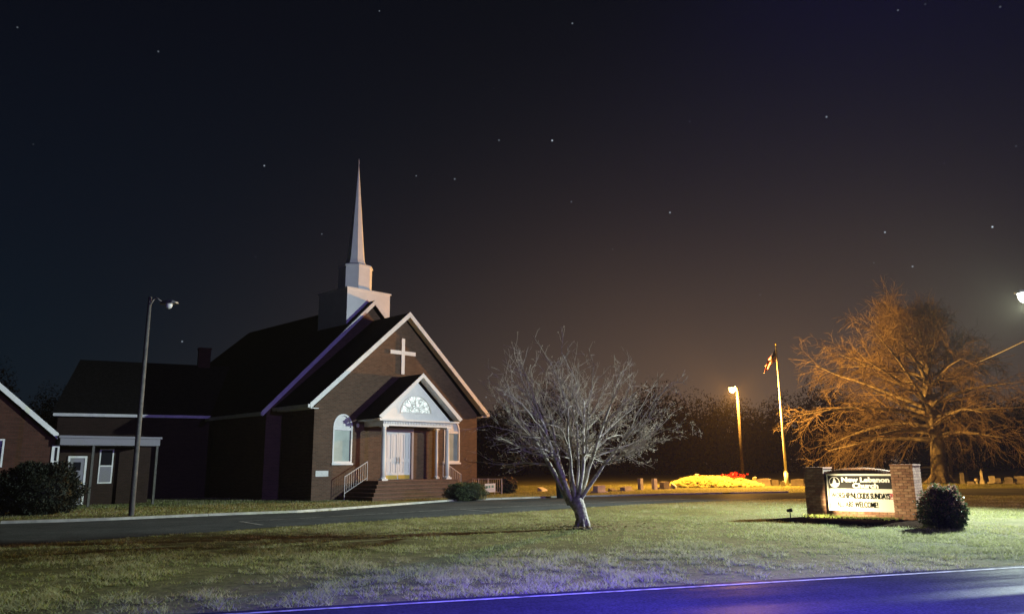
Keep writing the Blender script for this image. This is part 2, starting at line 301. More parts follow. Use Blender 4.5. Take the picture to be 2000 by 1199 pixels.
# ------------------------------------------------------------------ mesh helpers
class MB:
    def __init__(s): s.v = []; s.f = []; s.m = []; s.mi = 0
    def add(s, vs, fs):
        o = len(s.v); s.v += [tuple(p) for p in vs]; s.f += [tuple(i + o for i in f) for f in fs]; s.m += [s.mi] * len(fs)
    def box(s, x0, x1, y0, y1, z0, z1, mtx=None):
        vs = [Vector(p) for p in ((x0, y0, z0), (x1, y0, z0), (x1, y1, z0), (x0, y1, z0), (x0, y0, z1), (x1, y0, z1), (x1, y1, z1), (x0, y1, z1))]
        if mtx: vs = [mtx @ p for p in vs]
        s.add(vs, [(0, 3, 2, 1), (4, 5, 6, 7), (0, 1, 5, 4), (1, 2, 6, 5), (2, 3, 7, 6), (3, 0, 4, 7)])
        return s
    def bar(s, p, q, w, h, up=(0, 0, 1)):
        p = Vector(p); q = Vector(q); d = (q - p).normalized(); u = Vector(up)
        r = d.cross(u)
        if r.length < 1e-4: r = d.cross(Vector((1, 0, 0)))
        r.normalize(); u = r.cross(d).normalized()
        vs = [b + r * (sx * w / 2) + u * (sz * h / 2) for b in (p, q) for sx, sz in ((-1, -1), (1, -1), (1, 1), (-1, 1))]
        s.add(vs, [(0, 1, 2, 3)[::-1], (4, 5, 6, 7), (0, 1, 5, 4), (1, 2, 6, 5), (2, 3, 7, 6), (3, 0, 4, 7)]); return s
    def tube(s, pts, rad, n=6, cap=True):
        pts = [Vector(p) for p in pts]; k = len(pts)
        if isinstance(rad, (int, float)): rad = [rad] * k
        ref = None; vs = []
        for i, p in enumerate(pts):
            d = (pts[min(i + 1, k - 1)] - pts[max(i - 1, 0)])
            d = d.normalized() if d.length > 1e-9 else Vector((0, 0, 1))
            if ref is None:
                ref = d.orthogonal().normalized()
            ref = (ref - d * ref.dot(d))
            ref = ref.normalized() if ref.length > 1e-6 else d.orthogonal().normalized()
            b = d.cross(ref)
            for j in range(n):
                a = 2 * math.pi * j / n
                vs.append(p + (ref * math.cos(a) + b * math.sin(a)) * rad[i])
        fs = [(i * n + j, i * n + (j + 1) % n, (i + 1) * n + (j + 1) % n, (i + 1) * n + j) for i in range(k - 1) for j in range(n)]
        if cap and n > 2: fs += [tuple(range(n))[::-1], tuple((k - 1) * n + j for j in range(n))]
        s.add(vs, fs); return s
    def lathe(s, prof, n=16, c=(0, 0, 0), flat=0.0):
        cx, cy, cz = c; vs = []; k = len(prof)
        for r, z in prof:
            for j in range(n):
                a = 2 * math.pi * j / n + flat; vs.append((cx + r * math.cos(a), cy + r * math.sin(a), cz + z))
        fs = [(i * n + j, i * n + (j + 1) % n, (i + 1) * n + (j + 1) % n, (i + 1) * n + j) for i in range(k - 1) for j in range(n)]
        fs += [tuple(range(n))[::-1], tuple((k - 1) * n + j for j in range(n))]
        s.add(vs, fs); return s
    def prism(s, poly, y0, y1):       # polygon in x,z extruded along y
        n = len(poly)
        area = sum(poly[i][0] * poly[(i + 1) % n][1] - poly[(i + 1) % n][0] * poly[i][1] for i in range(n))
        if area < 0: poly = poly[::-1]
        vs = [(x, y0, z) for x, z in poly] + [(x, y1, z) for x, z in poly]
        fs = [tuple(range(n)), tuple(range(n, 2 * n))[::-1]] + [(i, i + n, (i + 1) % n + n, (i + 1) % n) for i in range(n)]
        s.add(vs, fs); return s
    def mesh(s, name, mats, smooth=False):
        me = bpy.data.meshes.new(name); me.from_pydata(s.v, [], s.f)
        if isinstance(mats, str): mats = [mats]
        for m_ in mats: me.materials.append(MATS[m_])
        if len(mats) > 1: me.polygons.foreach_set('material_index', s.m)
        if smooth: me.polygons.foreach_set('use_smooth', [True] * len(s.f))
        me.update(); return me
    def build(s, name, mats, parent=None, smooth=False):
        o = bpy.data.objects.new(name, s.mesh(name, mats, smooth)); col.objects.link(o)
        if parent: o.parent = parent
        return o

def tri_mesh(name, V, mats, mi=None, n=3, smooth=False):    # V: (N*n,3) numpy array of loose faces
    me = bpy.data.meshes.new(name); N = len(V) // n
    me.vertices.add(len(V)); me.vertices.foreach_set('co', V.astype(np.float32).ravel())
    me.loops.add(len(V)); me.loops.foreach_set('vertex_index', np.arange(len(V), dtype=np.int32))
    me.polygons.add(N); me.polygons.foreach_set('loop_start', np.arange(0, len(V), n, dtype=np.int32))
    if isinstance(mats, str): mats = [mats]
    for m_ in mats: me.materials.append(MATS[m_])
    if mi is not None: me.polygons.foreach_set('material_index', mi.astype(np.int32))
    me.update(calc_edges=True); me.validate(); return me
def link(name, me, parent=None):
    o = bpy.data.objects.new(name, me); col.objects.link(o)
    if parent: o.parent = parent
    return o
def tag(o, label=None, cat=None, group=None, kind=None):
    if label: o['label'] = label
    if cat: o['category'] = cat
    if group: o['group'] = group
    if kind: o['kind'] = kind
    return o
def thing(name, loc, label, cat, rz=0.0, group=None):
    o = bpy.data.objects.new(name, None); col.objects.link(o); o.location = loc; o.rotation_euler = (0, 0, rz); o.empty_display_size = 0.3
    return tag(o, label, cat, group)
def holed(outline, holes, depth):       # x,z outline with holes -> thick wall, front at y=0, back at y=depth
    bm = bmesh.new(); edges = []
    for loop in [outline] + holes:
        vs = [bm.verts.new((x, 0, z)) for x, z in loop]
        edges += [bm.edges.new((vs[i], vs[(i + 1) % len(vs)])) for i in range(len(vs))]
    bmesh.ops.triangle_fill(bm, use_beauty=True, use_dissolve=False, edges=edges, normal=(0, -1, 0))
    r = bmesh.ops.extrude_face_region(bm, geom=bm.faces[:])
    bmesh.ops.translate(bm, vec=(0, depth, 0), verts=[g for g in r['geom'] if isinstance(g, bmesh.types.BMVert)])
    bmesh.ops.recalc_face_normals(bm, faces=bm.faces[:])
    return bm
def bm_obj(name, bm, m, parent=None):
    me = bpy.data.meshes.new(name); bm.to_mesh(me); bm.free(); me.materials.append(MATS[m]); return link(name, me, parent)
def arch(x0, x1, z0, zs, rz=None, n=14):   # rectangle with a round head
    c = (x0 + x1) / 2; r = (x1 - x0) / 2; rz = rz or r
    return [(x0, z0), (x1, z0)] + [(c + r * math.cos(math.pi * i / n), zs + rz * math.sin(math.pi * i / n)) for i in range(n + 1)]
def text_mesh(s, size, m, name, parent, loc, rot, align='LEFT', bold=0.0, extr=0.004, sx=1.0, space=1.0):
    cu = bpy.data.curves.new(name, 'FONT'); cu.body = s; cu.size = size; cu.align_x = align; cu.offset = bold; cu.extrude = extr; cu.space_character = space; cu.resolution_u = 3
    o = bpy.data.objects.new(name, cu); col.objects.link(o)
    bpy.context.view_layer.update()
    me = bpy.data.meshes.new_from_object(o.evaluated_get(bpy.context.evaluated_depsgraph_get()))
    bpy.data.objects.remove(o); me.materials.clear(); me.materials.append(MATS[m])
    q = link(name, me, parent); q.location = loc; q.rotation_euler = rot; q.scale = (sx, 1, 1); return q

# ------------------------------------------------------------------ ground, drive, road
def sheet(name, pts, z, m, kind='structure'):
    b = MB(); b.add([(p[0], p[1], z) for p in pts], [tuple(range(len(pts)))])
    bm = bmesh.new(); me = b.mesh(name, m); bm.from_mesh(me)
    bmesh.ops.triangulate(bm, faces=bm.faces[:]); bmesh.ops.recalc_face_normals(bm, faces=bm.faces[:])
    for f in bm.faces:
        if f.normal.z < 0: f.normal_flip()
    bm.to_mesh(me); bm.free(); o = link(name, me); return tag(o, kind=kind)
sheet('ground', [(-900, -300), (900, -300), (900, 1500), (-900, 1500)], 0.0, 'turf')
NEAR_PX = [(0, 1068), (120, 1059), (245, 1050), (402, 1040), (525, 1030), (675, 1021), (825, 1011), (1000, 1001), (1122, 992), (1300, 982), (1440, 977), (1573, 973), (1720, 970), (1874, 967), (2000, 967)]
FAR_PX = [(0, 1023), (150, 1019), (290, 1013), (472, 1005), (612, 1000), (700, 993), (880, 979), (1040, 973), (1200, 969), (1320, 966), (1541, 962), (1807, 955), (2000, 953)]
near = [gnd(*p) for p in NEAR_PX]; far = [gnd(*p) for p in FAR_PX]
near = [Vector((-40, 13.0, 0))] + near + [Vector((60, 30, 0))]
far = [Vector((-45, 26.0, 0))] + far + [Vector((75, 40, 0))]
sheet('driveway', near + far[::-1], 0.010, 'drive_asphalt')
# carriageway in front
e0 = gnd(650, 1189.5); e1 = gnd(1350, 1153); e2 = gnd(2000, 1109)
rd = (e2 - e0).normalized(); rn = Vector((-rd.y, rd.x, 0))
A = e0 - rd * 60; B = e2 + rd * 60
RW = 6.6
sheet('road', [A + rn * 0.22, B + rn * 0.22, B - rn * RW, A - rn * RW], 0.010, 'road_asphalt')
def stripe(name, p, q, w, z=0.016):
    d = (q - p).normalized(); n = Vector((-d.y, d.x, 0)) * w / 2
    return sheet(name, [p - n, q - n, q + n, p + n], z, 'line_paint')
stripe('road_edge_line', A, B, 0.085)
stripe('road_edge_line', A - rn * 6.2, B - rn * 6.2, 0.10)
dl = [gnd(*p) for p in ((469, 1019), (650, 1009), (895, 994.5), (1105, 985), (1350, 974.5))]
for i in range(len(dl) - 1): stripe('driveway_line', dl[i], dl[i + 1], 0.085)
stripe('driveway_line', gnd(469, 1019), gnd(512, 1026), 0.12, 0.019)
stripe('driveway_line', gnd(896, 994.5), gnd(962, 1000), 0.085, 0.019)
# concrete kerb along the far edge of the drive, in cast lengths
def polylen(pts):
    d = [0.0]
    for i in range(len(pts) - 1): d.append(d[-1] + (pts[i + 1] - pts[i]).length)
    return d
kp = far[1:12]; kd = polylen(kp)
def along(pts, d, t):
    for i in range(len(pts) - 1):
        if t <= d[i + 1] or i == len(pts) - 2:
            return pts[i].lerp(pts[i + 1], (t - d[i]) / max(1e-6, d[i + 1] - d[i]))
kerb = MB()
kroot = tag(bpy.data.objects.new('kerb', None), kind='structure'); col.objects.link(kroot)
t = 0.0
while t < kd[-1] - 0.5:
    p = along(kp, kd, t + 0.006); q = along(kp, kd, min(t + 3.0, kd[-1]) - 0.006); t += 3.0
    d = (q - p).normalized(); n = Vector((-d.y, d.x, 0))
    b = MB(); w = 0.26; h = 0.085
    vs = [p, q, q + n * w, p + n * w]
    b.add([(v.x, v.y, -0.05) for v in vs] + [(p.x + n.x * .03, p.y + n.y * .03, h), (q.x + n.x * .03, q.y + n.y * .03, h), (vs[2].x, vs[2].y, h), (vs[3].x, vs[3].y, h)],
          [(0, 3, 2, 1), (4, 5, 6, 7), (0, 1, 5, 4), (1, 2, 6, 5), (2, 3, 7, 6), (3, 0, 4, 7)])
    b.build('kerb_stone', 'kerb_concrete', kroot)

# ------------------------------------------------------------------ grass (loose blades)
def inside(poly, X, Y):
    c = np.zeros(len(X), bool); n = len(poly); j = n - 1
    for i in range(n):
        xi, yi = poly[i][0], poly[i][1]; xj, yj = poly[j][0], poly[j][1]
        cond = ((yi > Y) != (yj > Y)) & (X < (xj - xi) * (Y - yi) / (yj - yi + 1e-12) + xi); c ^= cond; j = i
    return c
lawn_poly = [(p.x, p.y) for p in near] + [tuple((B + rn * 0.25)[:2]), tuple((A + rn * 0.25)[:2])]
_sl = gnd(1577, 1011); _sr = gnd(1794, 1020); _sd = (_sr - _sl).normalized(); _sn = Vector((_sd.y, -_sd.x, 0)); _mid = (_sl + _sr) / 2 + _sn * .65 + _sd * .25
BED = (_mid.x, _mid.y, 2.5, 1.7, math.atan2(_sd.y, _sd.x)); TREE = gnd(1138, 1032)
def vnoise(X, Y, cell, seed):
    g = np.random.RandomState(seed); G = g.uniform(-1, 1, (256, 256)); u = X / cell + 1000.0; v = Y / cell + 1000.0
    i = np.floor(u).astype(int); j = np.floor(v).astype(int); a = u - i; b = v - j; a = a * a * (3 - 2 * a); b = b * b * (3 - 2 * b)
    q = lambda p, r: G[p % 256, r % 256]
    return (q(i, j) * (1 - a) + q(i + 1, j) * a) * (1 - b) + (q(i, j + 1) * (1 - a) + q(i + 1, j + 1) * a) * b
def blades(name, N, xr, yr, poly, hmin, hmax, w, patch=None, mats=('grass_a', 'grass_b', 'grass_c'), probs=(0.45, 0.3, 0.25), seed=1, z0=-0.005, dens=None, lean=0.9):
    g = np.random.RandomState(seed)
    X = g.uniform(*xr, N); Y = g.uniform(*yr, N)
    k = inside(poly, X, Y)
    vis = np.abs(X) < 0.74 * Y + 2.5
    bx_, by_ = BED[0], BED[1]; cb, sb_ = math.cos(BED[4]), math.sin(BED[4])
    ex_ = ((X - bx_) * cb + (Y - by_) * sb_) / BED[2]; ey_ = (-(X - bx_) * sb_ + (Y - by_) * cb) / BED[3]
    k &= (ex_ ** 2 + ey_ ** 2 > .92 + .12 * np.sin(X * 9) * np.sin(Y * 8))
    k &= (np.hypot(X - TREE[0], Y - TREE[1]) > g.uniform(.12, .75, N))
    k &= vis; X = X[k]; Y = Y[k]
    # clumpy height field
    f = .42 * vnoise(X, Y, 1.6, 1) + .42 * vnoise(X, Y, .5, 2) + .45 * vnoise(X, Y, .17, 3)
    if dens is not None:
        k = g.uniform(size=len(X)) < dens(X, Y, f); X, Y, f = X[k], Y[k], f[k]
    n = len(X); H = g.uniform(hmin, hmax, n) * np.clip(1 + 0.95 * f, .25, 2.2); a = g.uniform(0, 2 * np.pi, n)
    ln = g.uniform(0.1, lean, n) * H; b = g.uniform(0, 2 * np.pi, n); W = w * g.uniform(0.6, 1.5, n)
    V = np.zeros((n, 3, 3))
    V[:, 0] = np.stack([X - np.cos(a) * W, Y - np.sin(a) * W, np.full(n, z0)], 1)
    V[:, 1] = np.stack([X + np.cos(a) * W, Y + np.sin(a) * W, np.full(n, z0)], 1)
    V[:, 2] = np.stack([X + np.cos(b) * ln, Y + np.sin(b) * ln, z0 + H], 1)
    pm = np.clip(0.5 + 0.6 * f + g.normal(0, 0.35, n), 0, 1)
    mi = np.where(pm < probs[1], 1, np.where(pm > 1 - probs[2], 2, 0))
    o = link(name, tri_mesh(name, V.reshape(-1, 3), list(mats), mi))
    return tag(o, 'short winter lawn grass on the island before the church', 'grass', kind='stuff')
blades('lawn_grass', 1100000, (-22, 32), (8.0, 42), lawn_poly, 0.020, 0.055, 0.006, lean=1.6, seed=3,
       dens=lambda X, Y, f: np.clip(1.0 * (15.0 / np.maximum(Y, 9)) ** 1.1, 0, 1) * np.clip(.62 + 1.5 * f, .08, 1))
# dormant tussocks near the road
o = blades('coarse_grass', 420000, (-16, 18), (8.2, 22), lawn_poly, 0.03, 0.075, 0.006, lean=2.4, seed=5, mats=('grass_c', 'grass_a', 'grass_c'), probs=(0.4, 0.35, 0.25),
       dens=lambda X, Y, f: np.clip(1.1 - (Y - (9.2 + 0.30 * X)) / 7.5, 0, 1) * np.clip((Y - (9.3 + .30 * X)) / 1.0 + .3, .15, 1) * (f > .06))
o['label'] = 'coarse pale tussocks along the verge of the road'
verge = [tuple(v[:2]) for v in far[1:-1]] + [(60, 75), (-60, 75)]
CH_C = Vector((-5.98, 42.12, 0)); CH_A = R(46)
ca, sa = math.cos(CH_A), math.sin(CH_A)
def not_church(X, Y):
    lx = (X - CH_C.x) * ca + (Y - CH_C.y) * sa; ly = -(X - CH_C.x) * sa + (Y - CH_C.y) * ca
    return ~((np.abs(lx) < 5.6) & (ly > -0.05) & (ly < 22)) & ~((np.abs(lx + .25) < 4.0) & (ly > -3.2) & (ly < 0.2))
o = blades('verge_grass', 300000, (-26, 45), (26, 62), verge, 0.025, 0.065, 0.011, seed=9,
       dens=lambda X, Y, f: np.where(not_church(X, Y), 1.0, 0.0))
o['label'] = 'grass strip between the drive, church and graveyard'
# fallen leaves under the small tree
g = np.random.RandomState(21); n = 1500; V = np.zeros((n, 4, 3)); T0 = gnd(1138, 1032)
for i in range(n):
    rr = abs(g.normal(0, 1.3)); a = g.uniform(0, 6.28); c = Vector((T0.x + rr * math.cos(a) * 1.5, T0.y + rr * math.sin(a) * 0.9, 0.05 + g.uniform(0, 0.03)))
    d = Vector((math.cos(a * 7), math.sin(a * 7), g.uniform(-.4, .4))) * 0.022; e_ = Vector((-math.sin(a * 7), math.cos(a * 7), g.uniform(-.4, .4))) * 0.016
    V[i] = [c - d - e_, c + d - e_, c + d + e_, c - d + e_]
tag(link('fallen_leaves', tri_mesh('fallen_leaves', V.reshape(-1, 3), 'dead_leaf', n=4)), 'dry brown leaves scattered under the small bare tree', 'leaves', kind='stuff')

# ------------------------------------------------------------------ church
church = thing('church', CH_C, 'brown brick church with white steeple, cross and columned porch', 'church', CH_A)
HW, HE, HA = 5.50, 4.55, 9.60
PX = -0.25                                     # porch axis
DX0, DX1, DZ0, DZ1 = PX - 0.98, PX + 0.98, 0.9, 3.62
WLX0, WLX1, WRX0, WRX1 = -4.40, -3.25, 2.95, 4.12
front = [(-HW, -0.3), (HW, -0.3), (HW, HE), (0, HA), (-HW, HE)]
bm = holed(front, [[(DX0, DZ0), (DX1, DZ0), (DX1, DZ1), (DX0, DZ1)], arch(WLX0, WLX1, 1.78, 3.55, 0.68), arch(WRX0, WRX1, 1.78, 3.55, 0.68)], 0.3)
bm_obj('wall', bm, 'church_brick', church)
b = MB()
b.box(-HW, -HW + .3, 0.3, 3.0, -.3, HE); b.box(HW - .3, HW, 0.3, 3.0, -.3, HE); b.box(-HW + .3, HW - .3, 2.6, 2.9, -.3, HE - .1)
b.build('wall', 'church_brick', church)
NW, NZ, NA, NY0, NY1 = 6.35, 4.6, 11.0, 3.0, 20.5
bm = holed([(-NW, -.3), (NW, -.3), (NW, NZ - .1), (0, NA - .25), (-NW, NZ - .1)], [], 0.3); bmesh.ops.translate(bm, vec=(-0.1, NY0, 0), verts=bm.verts[:]); bm_obj('wall', bm, 'church_brick', church)
b = MB(); b.box(-NW - .1, -NW + .2, NY0 + .3, NY1, -.3, NZ - .1); b.box(NW - .4, NW - .1, NY0 + .3, NY1, -.3, NZ - .1); b.box(-NW + .2, NW - .4, NY1 - .3, NY1, -.3, NZ - .1)
b.build('wall', 'church_brick', church)
def gable_roof(ew, ez, az, y0, y1, th=0.16, cx=0.0, hip=0.0):
    b = MB()
    for s_ in (-1, 1):
        vs = [(cx + s_ * ew, y0, ez), (cx, y0, az), (cx, y1 - hip, az), (cx + s_ * ew, y1, ez)]
        vs += [(x, y, z + th) for x, y, z in vs]
        fs = [(0, 1, 2, 3), (7, 6, 5, 4), (0, 4, 5, 1), (1, 5, 6, 2), (2, 6, 7, 3), (3, 7, 4, 0)]
        b.add(vs, fs if s_ > 0 else [f[::-1] for f in fs])
    if hip: b.add([(cx - ew, y1, ez + th), (cx + ew, y1, ez + th), (cx, y1 - hip, az + th)], [(0, 1, 2)])
    return b
EW, EZ, AZ = 6.02, 4.50, 9.80
gable_roof(EW, EZ - .02, AZ - .02, -0.42, 3.2).build('roof', 'shingle', church)
gable_roof(6.75, 4.25, 10.95, 2.72, 20.9, hip=3.0, cx=-0.1).build('roof', 'shingle', church)
def rake(y, ew, ez, az, dep, th, name, cx=0.0, m='white_trim', parent=None, returns=True):
    for s_ in (-1, 1):
        b = MB(); b.prism([(cx + s_ * ew, ez), (cx, az), (cx, az - dep), (cx + s_ * (ew - dep * 0.15), ez - dep * .86)], y - th, y)
        b.build(name, m, parent)
rake(-0.42, EW + .02, EZ + .15, AZ + .17, 0.30, 0.05, 'rake_board', parent=church)
rake(2.72, 6.77, 4.40, 11.13, 0.30, 0.05, 'rake_board', cx=-0.1, parent=church)
# soffit under the front rake, gutters and eave returns
for s_ in (-1, 1):
    b = MB(); b.add([(s_ * (EW - .05), -.40, EZ - .04), (0, -.40, AZ - .06), (0, -0.002, AZ - .06), (s_ * (EW - .05), -0.002, EZ - .04)], [(0, 1, 2, 3)]); b.build('soffit', 'white_trim', church)
    b = MB(); b.box(min(s_ * EW, s_ * (EW + .12)), max(s_ * EW, s_ * (EW + .12)), -0.45, 3.0, EZ - .06, EZ + .10); b.build('gutter', 'white_trim', church)
    b = MB(); b.box(min(s_ * (HW + .003), s_ * EW), max(s_ * (HW + .003), s_ * EW), -0.38, 2.7, EZ - .10, EZ - .06); b.build('soffit', 'white_trim', church)
    b = MB(); b.box(min(s_ * 6.65, s_ * 6.8) - .1, max(s_ * 6.65, s_ * 6.8) - .1, 2.7, 20.8, 4.18, 4.36); b.build('gutter', 'white_trim', church)
# cross
cr = MB().box(-0.25, -0.03, -0.09, 0.01, 6.53, 8.50).build('cross', 'white_paint', church)
MB().box(-1.01, -0.253, -0.088, 0.01, 7.60, 7.81).build('cross_arm', 'white_paint', cr); MB().box(-0.027, 0.73, -0.088, 0.01, 7.60, 7.81).build('cross_arm', 'white_paint', cr)
# steeple
SX, SY = -0.12, 4.8
st = MB().box(SX - 1.52, SX + 1.52, SY - 1.5, SY + 1.5, 8.6, 11.72).box(SX - 1.58, SX + 1.58, SY - 1.56, SY + 1.56, 11.72, 11.80).build('steeple_base', 'white_paint', church)
o8 = math.pi / 8
MB().lathe([(1.02, 0), (1.02, 1.55), (1.08, 1.57), (1.08, 1.66), (0.98, 1.70)], 8, (SX, SY, 11.80), o8).build('belfry_drum', 'white_paint', st)
MB().lathe([(0.98, 0), (0.66, .12), (0.555, .40), (0.50, .9), (0.016, 6.55)], 8, (SX, SY, 13.50), o8).build('spire', 'white_paint', st)
MB().lathe([(0.02, 0), (0.02, .35), (0.004, .5)], 6, (SX, SY, 20.03)).build('finial', 'white_paint', st)
# arched windows
def arched_window(x0, x1, z0, zs, rz):
    bm = holed(arch(x0, x1, z0, zs, rz), [arch(x0 + .075, x1 - .075, z0 + .09, zs - .06, rz - .02)], 0.14)
    bmesh.ops.translate(bm, vec=(0, -.03, 0), verts=bm.verts[:]); w = bm_obj('window_frame', bm, 'white_paint', church)
    b = MB(); b.prism([(x0 + .076, z0 + .091), (x1 - .076, z0 + .091), (x1 - .076, zs - .14), (x0 + .076, zs - .14)], 0.07, 0.10); b.build('pane', 'frost_glass', w)
    b = MB(); b.prism(arch(x0 + .077, x1 - .077, zs + .0, zs + .001, rz - .09), 0.06, 0.10); b.build('arch_panel', 'white_trim', w)
    MB().box(x0 + .07, x1 - .07, -0.01, 0.10, zs - .14, zs - .01).build('transom', 'white_paint', w)
    MB().box(x0 - .05, x1 + .05, -0.09, 0.0, z0 - .09, z0 - .002).build('sill', 'white_paint', w)
arched_window(WLX0, WLX1, 1.78, 3.55, 0.68); arched_window(WRX0, WRX1, 1.78, 3.55, 0.68)
MB().box(-5.31, -4.60, -0.03, 0.01, 1.14, 1.42).build('plaque', 'stone_plaque', church)
# entrance doors
b = MB(); b.box(DX0, DX0 + .13, -.04, .22, DZ0, DZ1); b.box(DX1 - .13, DX1, -.04, .22, DZ0, DZ1); b.box(DX0 + .13, DX1 - .13, -.04, .22, DZ1 - .22, DZ1)
b.build('door_casing', 'casing_paint', church)
dz1 = DZ1 - .225; dm = (DX0 + DX1) / 2
for s_ in (-1, 1):
    x0, x1 = (DX0 + .135, dm - .006) if s_ < 0 else (dm + .006, DX1 - .135)
    b = MB(); b.box(x0, x1, .10, .15, DZ0 + .02, dz1)
    w = x1 - x0; st_ = .10
    zs_ = [DZ0 + .02, DZ0 + .36, DZ0 + .95, DZ0 + 1.07, dz1 - .12, dz1]
    b.box(x0, x0 + st_, .07, .10, zs_[0], zs_[5]); b.box(x1 - st_, x1, .07, .10, zs_[0], zs_[5]); b.box((x0 + x1) / 2 - .045, (x0 + x1) / 2 + .045, .07, .10, zs_[1], zs_[4])
    for za, zb in ((zs_[0], zs_[1]), (zs_[2] - .02, zs_[3] + .02), (zs_[4], zs_[5])): b.box(x0 + st_, x1 - st_, .0702, .10, za, zb)
    for xa, xb in ((x0 + st_ + .05, (x0 + x1) / 2 - .095), ((x0 + x1) / 2 + .095, x1 - st_ - .05)):
        for za, zb in ((zs_[1] + .05, zs_[2] - .07), (zs_[3] + .07, zs_[4] - .05)): b.box(xa, xb, .082, .10, za, zb)
    dr = b.build('door', 'door_paint', church)
    MB().box(x0 + .03, x1 - .03, .058, .069, DZ0 + .03, DZ0 + .24).build('kick_plate', 'brass', dr)
    hx = dm + s_ * .085
    MB().box(hx - .025, hx + .025, .05, .07, DZ0 + .82, DZ0 + 1.18).tube([(hx, .06, DZ0 + .90), (hx, .0, DZ0 + .92), (hx, .0, DZ0 + 1.08), (hx, .06, DZ0 + 1.10)], .012, 6).build('handle', 'metal_handle', dr)
# porch: platform and steps on three sides
PHW, PD, NS = 2.62, 1.80, 5
sh = 0.9 / NS * 1.0
for k in range(NS):
    ex = k * 0.285; z1 = 0.9 - k * 0.18; z0 = z1 - 0.18 if k < NS - 1 else -0.2
    b = MB(); b.box(PX - PHW - ex, PX + PHW + ex, -PD - ex, -0.002, z0, z1 - .05)
    b.mi = 1; b.box(PX - PHW - ex - .02, PX + PHW + ex + .02, -PD - ex - .02, -0.001, z1 - .05, z1)
    b.build('step' if k else 'porch_floor', ['church_brick', 'step_brick_cap'], church)
COLX, COLY = 2.12, 1.50
def column(x, y, r, name='column'):
    z0, z1 = 0.9, 3.62
    c_ = MB(); c_.lathe([(r * 1.0, z0 + .16), (r * 1.0, z0 + .9), (r * .86, z1 - .16), (r * .95, z1 - .15), (r * .95, z1 - .11), (r * .88, z1 - .10), (r * 1.12, z1 - .06)], 16, (x, y, 0))
    o = c_.build(name, 'white_paint', church, True)
    MB().box(x - r * 1.45, x + r * 1.45, y - r * 1.45, y + r * 1.45, z0, z0 + .09).lathe([(r * 1.4, z0 + .09), (r * 1.4, z0 + .12), (r * 1.1, z0 + .17)], 16, (x, y, 0)).build('column_base', 'white_paint', o)
    MB().box(x - r * 1.35, x + r * 1.35, y - r * 1.35, y + r * 1.35, z1 - .06, z1).build('capital', 'white_paint', o)
column(PX - COLX, -COLY, .125); column(PX + COLX, -COLY, .125)
column(PX + COLX + .32, -0.24, .09)
# entablature, dentils, pediment
b = MB(); b.box(PX - COLX - .18, PX + COLX + .18, -COLY - .16, -COLY + .16, 3.62, 3.86)
for s_ in (-1, 1): b.box(PX + s_ * COLX - .16, PX + s_ * COLX + .16, -COLY + .16, -.002, 3.62, 3.86)
ent = b.build('entablature', 'white_paint', church)
k = 0; x = PX - COLX - .15
while x < PX + COLX + .14:
    MB().box(x, x + .06, -COLY - .20, -COLY - .158, 3.72, 3.83).build('dentil', 'white_paint', ent); x += .105
PEW, PEZ, PAZ = 2.72, 3.95, 6.28
MB().box(PX - PEW + .05, PX + PEW - .05, -1.88, -.002, 3.862, 3.95).build('cornice', 'white_paint', church)
FX0, FX1, FZ0, FRZ = PX - 1.0, PX + 1.0, 4.36, 0.86
def semi(x0, x1, z0, rz, n=20):
    c = (x0 + x1) / 2; r = (x1 - x0) / 2
    return [(c + r * math.cos(math.pi * i / n), z0 + rz * math.sin(math.pi * i / n)) for i in range(n + 1)]
sl = (PAZ - PEZ) / PEW
bm = holed([(PX - PEW + .30, PEZ + .02), (PX + PEW - .30, PEZ + .02), (PX, PAZ - .30 * sl + .02)], [semi(FX0, FX1, FZ0, FRZ)], 0.12)
bmesh.ops.translate(bm, vec=(0, -1.42, 0), verts=bm.verts[:]); ped = bm_obj('pediment', bm, 'white_paint', church)
b = MB(); b.prism(semi(FX0 - .02, FX1 + .02, FZ0 - .01, FRZ + .02), -1.36, -1.33); fan = b.build('fanlight', 'lamp_glow_glass', church)
for a in (30, 60, 90, 120, 150):
    a = R(a); MB().bar((PX + .3 * math.cos(a), -1.385, FZ0 + .26 * math.sin(a)), (PX + .99 * math.cos(a), -1.385, FZ0 + .85 * math.sin(a)), .03, .03, (0, -1, 0)).build('muntin', 'white_trim', fan)
bm = holed(semi(PX - .32, PX + .32, FZ0, .28, 10), [semi(PX - .28, PX + .28, FZ0 + .01, .24, 10)], .03); bmesh.ops.translate(bm, vec=(0, -1.40, 0), verts=bm.verts[:]); bm_obj('muntin', bm, 'white_trim', fan)
bm = holed(semi(FX0 - .07, FX1 + .07, FZ0 - .07, FRZ + .14), [semi(FX0 + .005, FX1 - .005, FZ0 + .005, FRZ - .01)], .03); bmesh.ops.translate(bm, vec=(0, -1.452, 0), verts=bm.verts[:]); bm_obj('fanlight_frame', bm, 'white_trim', fan)
pr = gable_roof(PEW + .06, PEZ + .02, PAZ, -1.95, -0.003, .10, PX).build('porch_roof', 'shingle', church)
for s_ in (-1, 1):
    b = MB(); b.prism([(PX + s_ * (PEW + .08), PEZ + .13), (PX, PAZ + .13), (PX, PAZ - .10), (PX + s_ * (PEW - .10), PEZ + .0)], -2.0, -1.952); b.build('rake_board', 'white_paint', church)
    b = MB(); b.add([(PX + s_ * (PEW - .02), -1.94, PEZ + .015), (PX, -1.94, PAZ - .015), (PX, -1.44, PAZ - .015), (PX + s_ * (PEW - .02), -1.44, PEZ + .015)], [(0, 1, 2, 3)]); b.build('soffit', 'white_trim', church)
MB().box(PX - COLX + .16, PX + COLX - .16, -COLY + .16, -.003, 3.80, 3.84).build('porch_ceiling', 'white_trim', church)
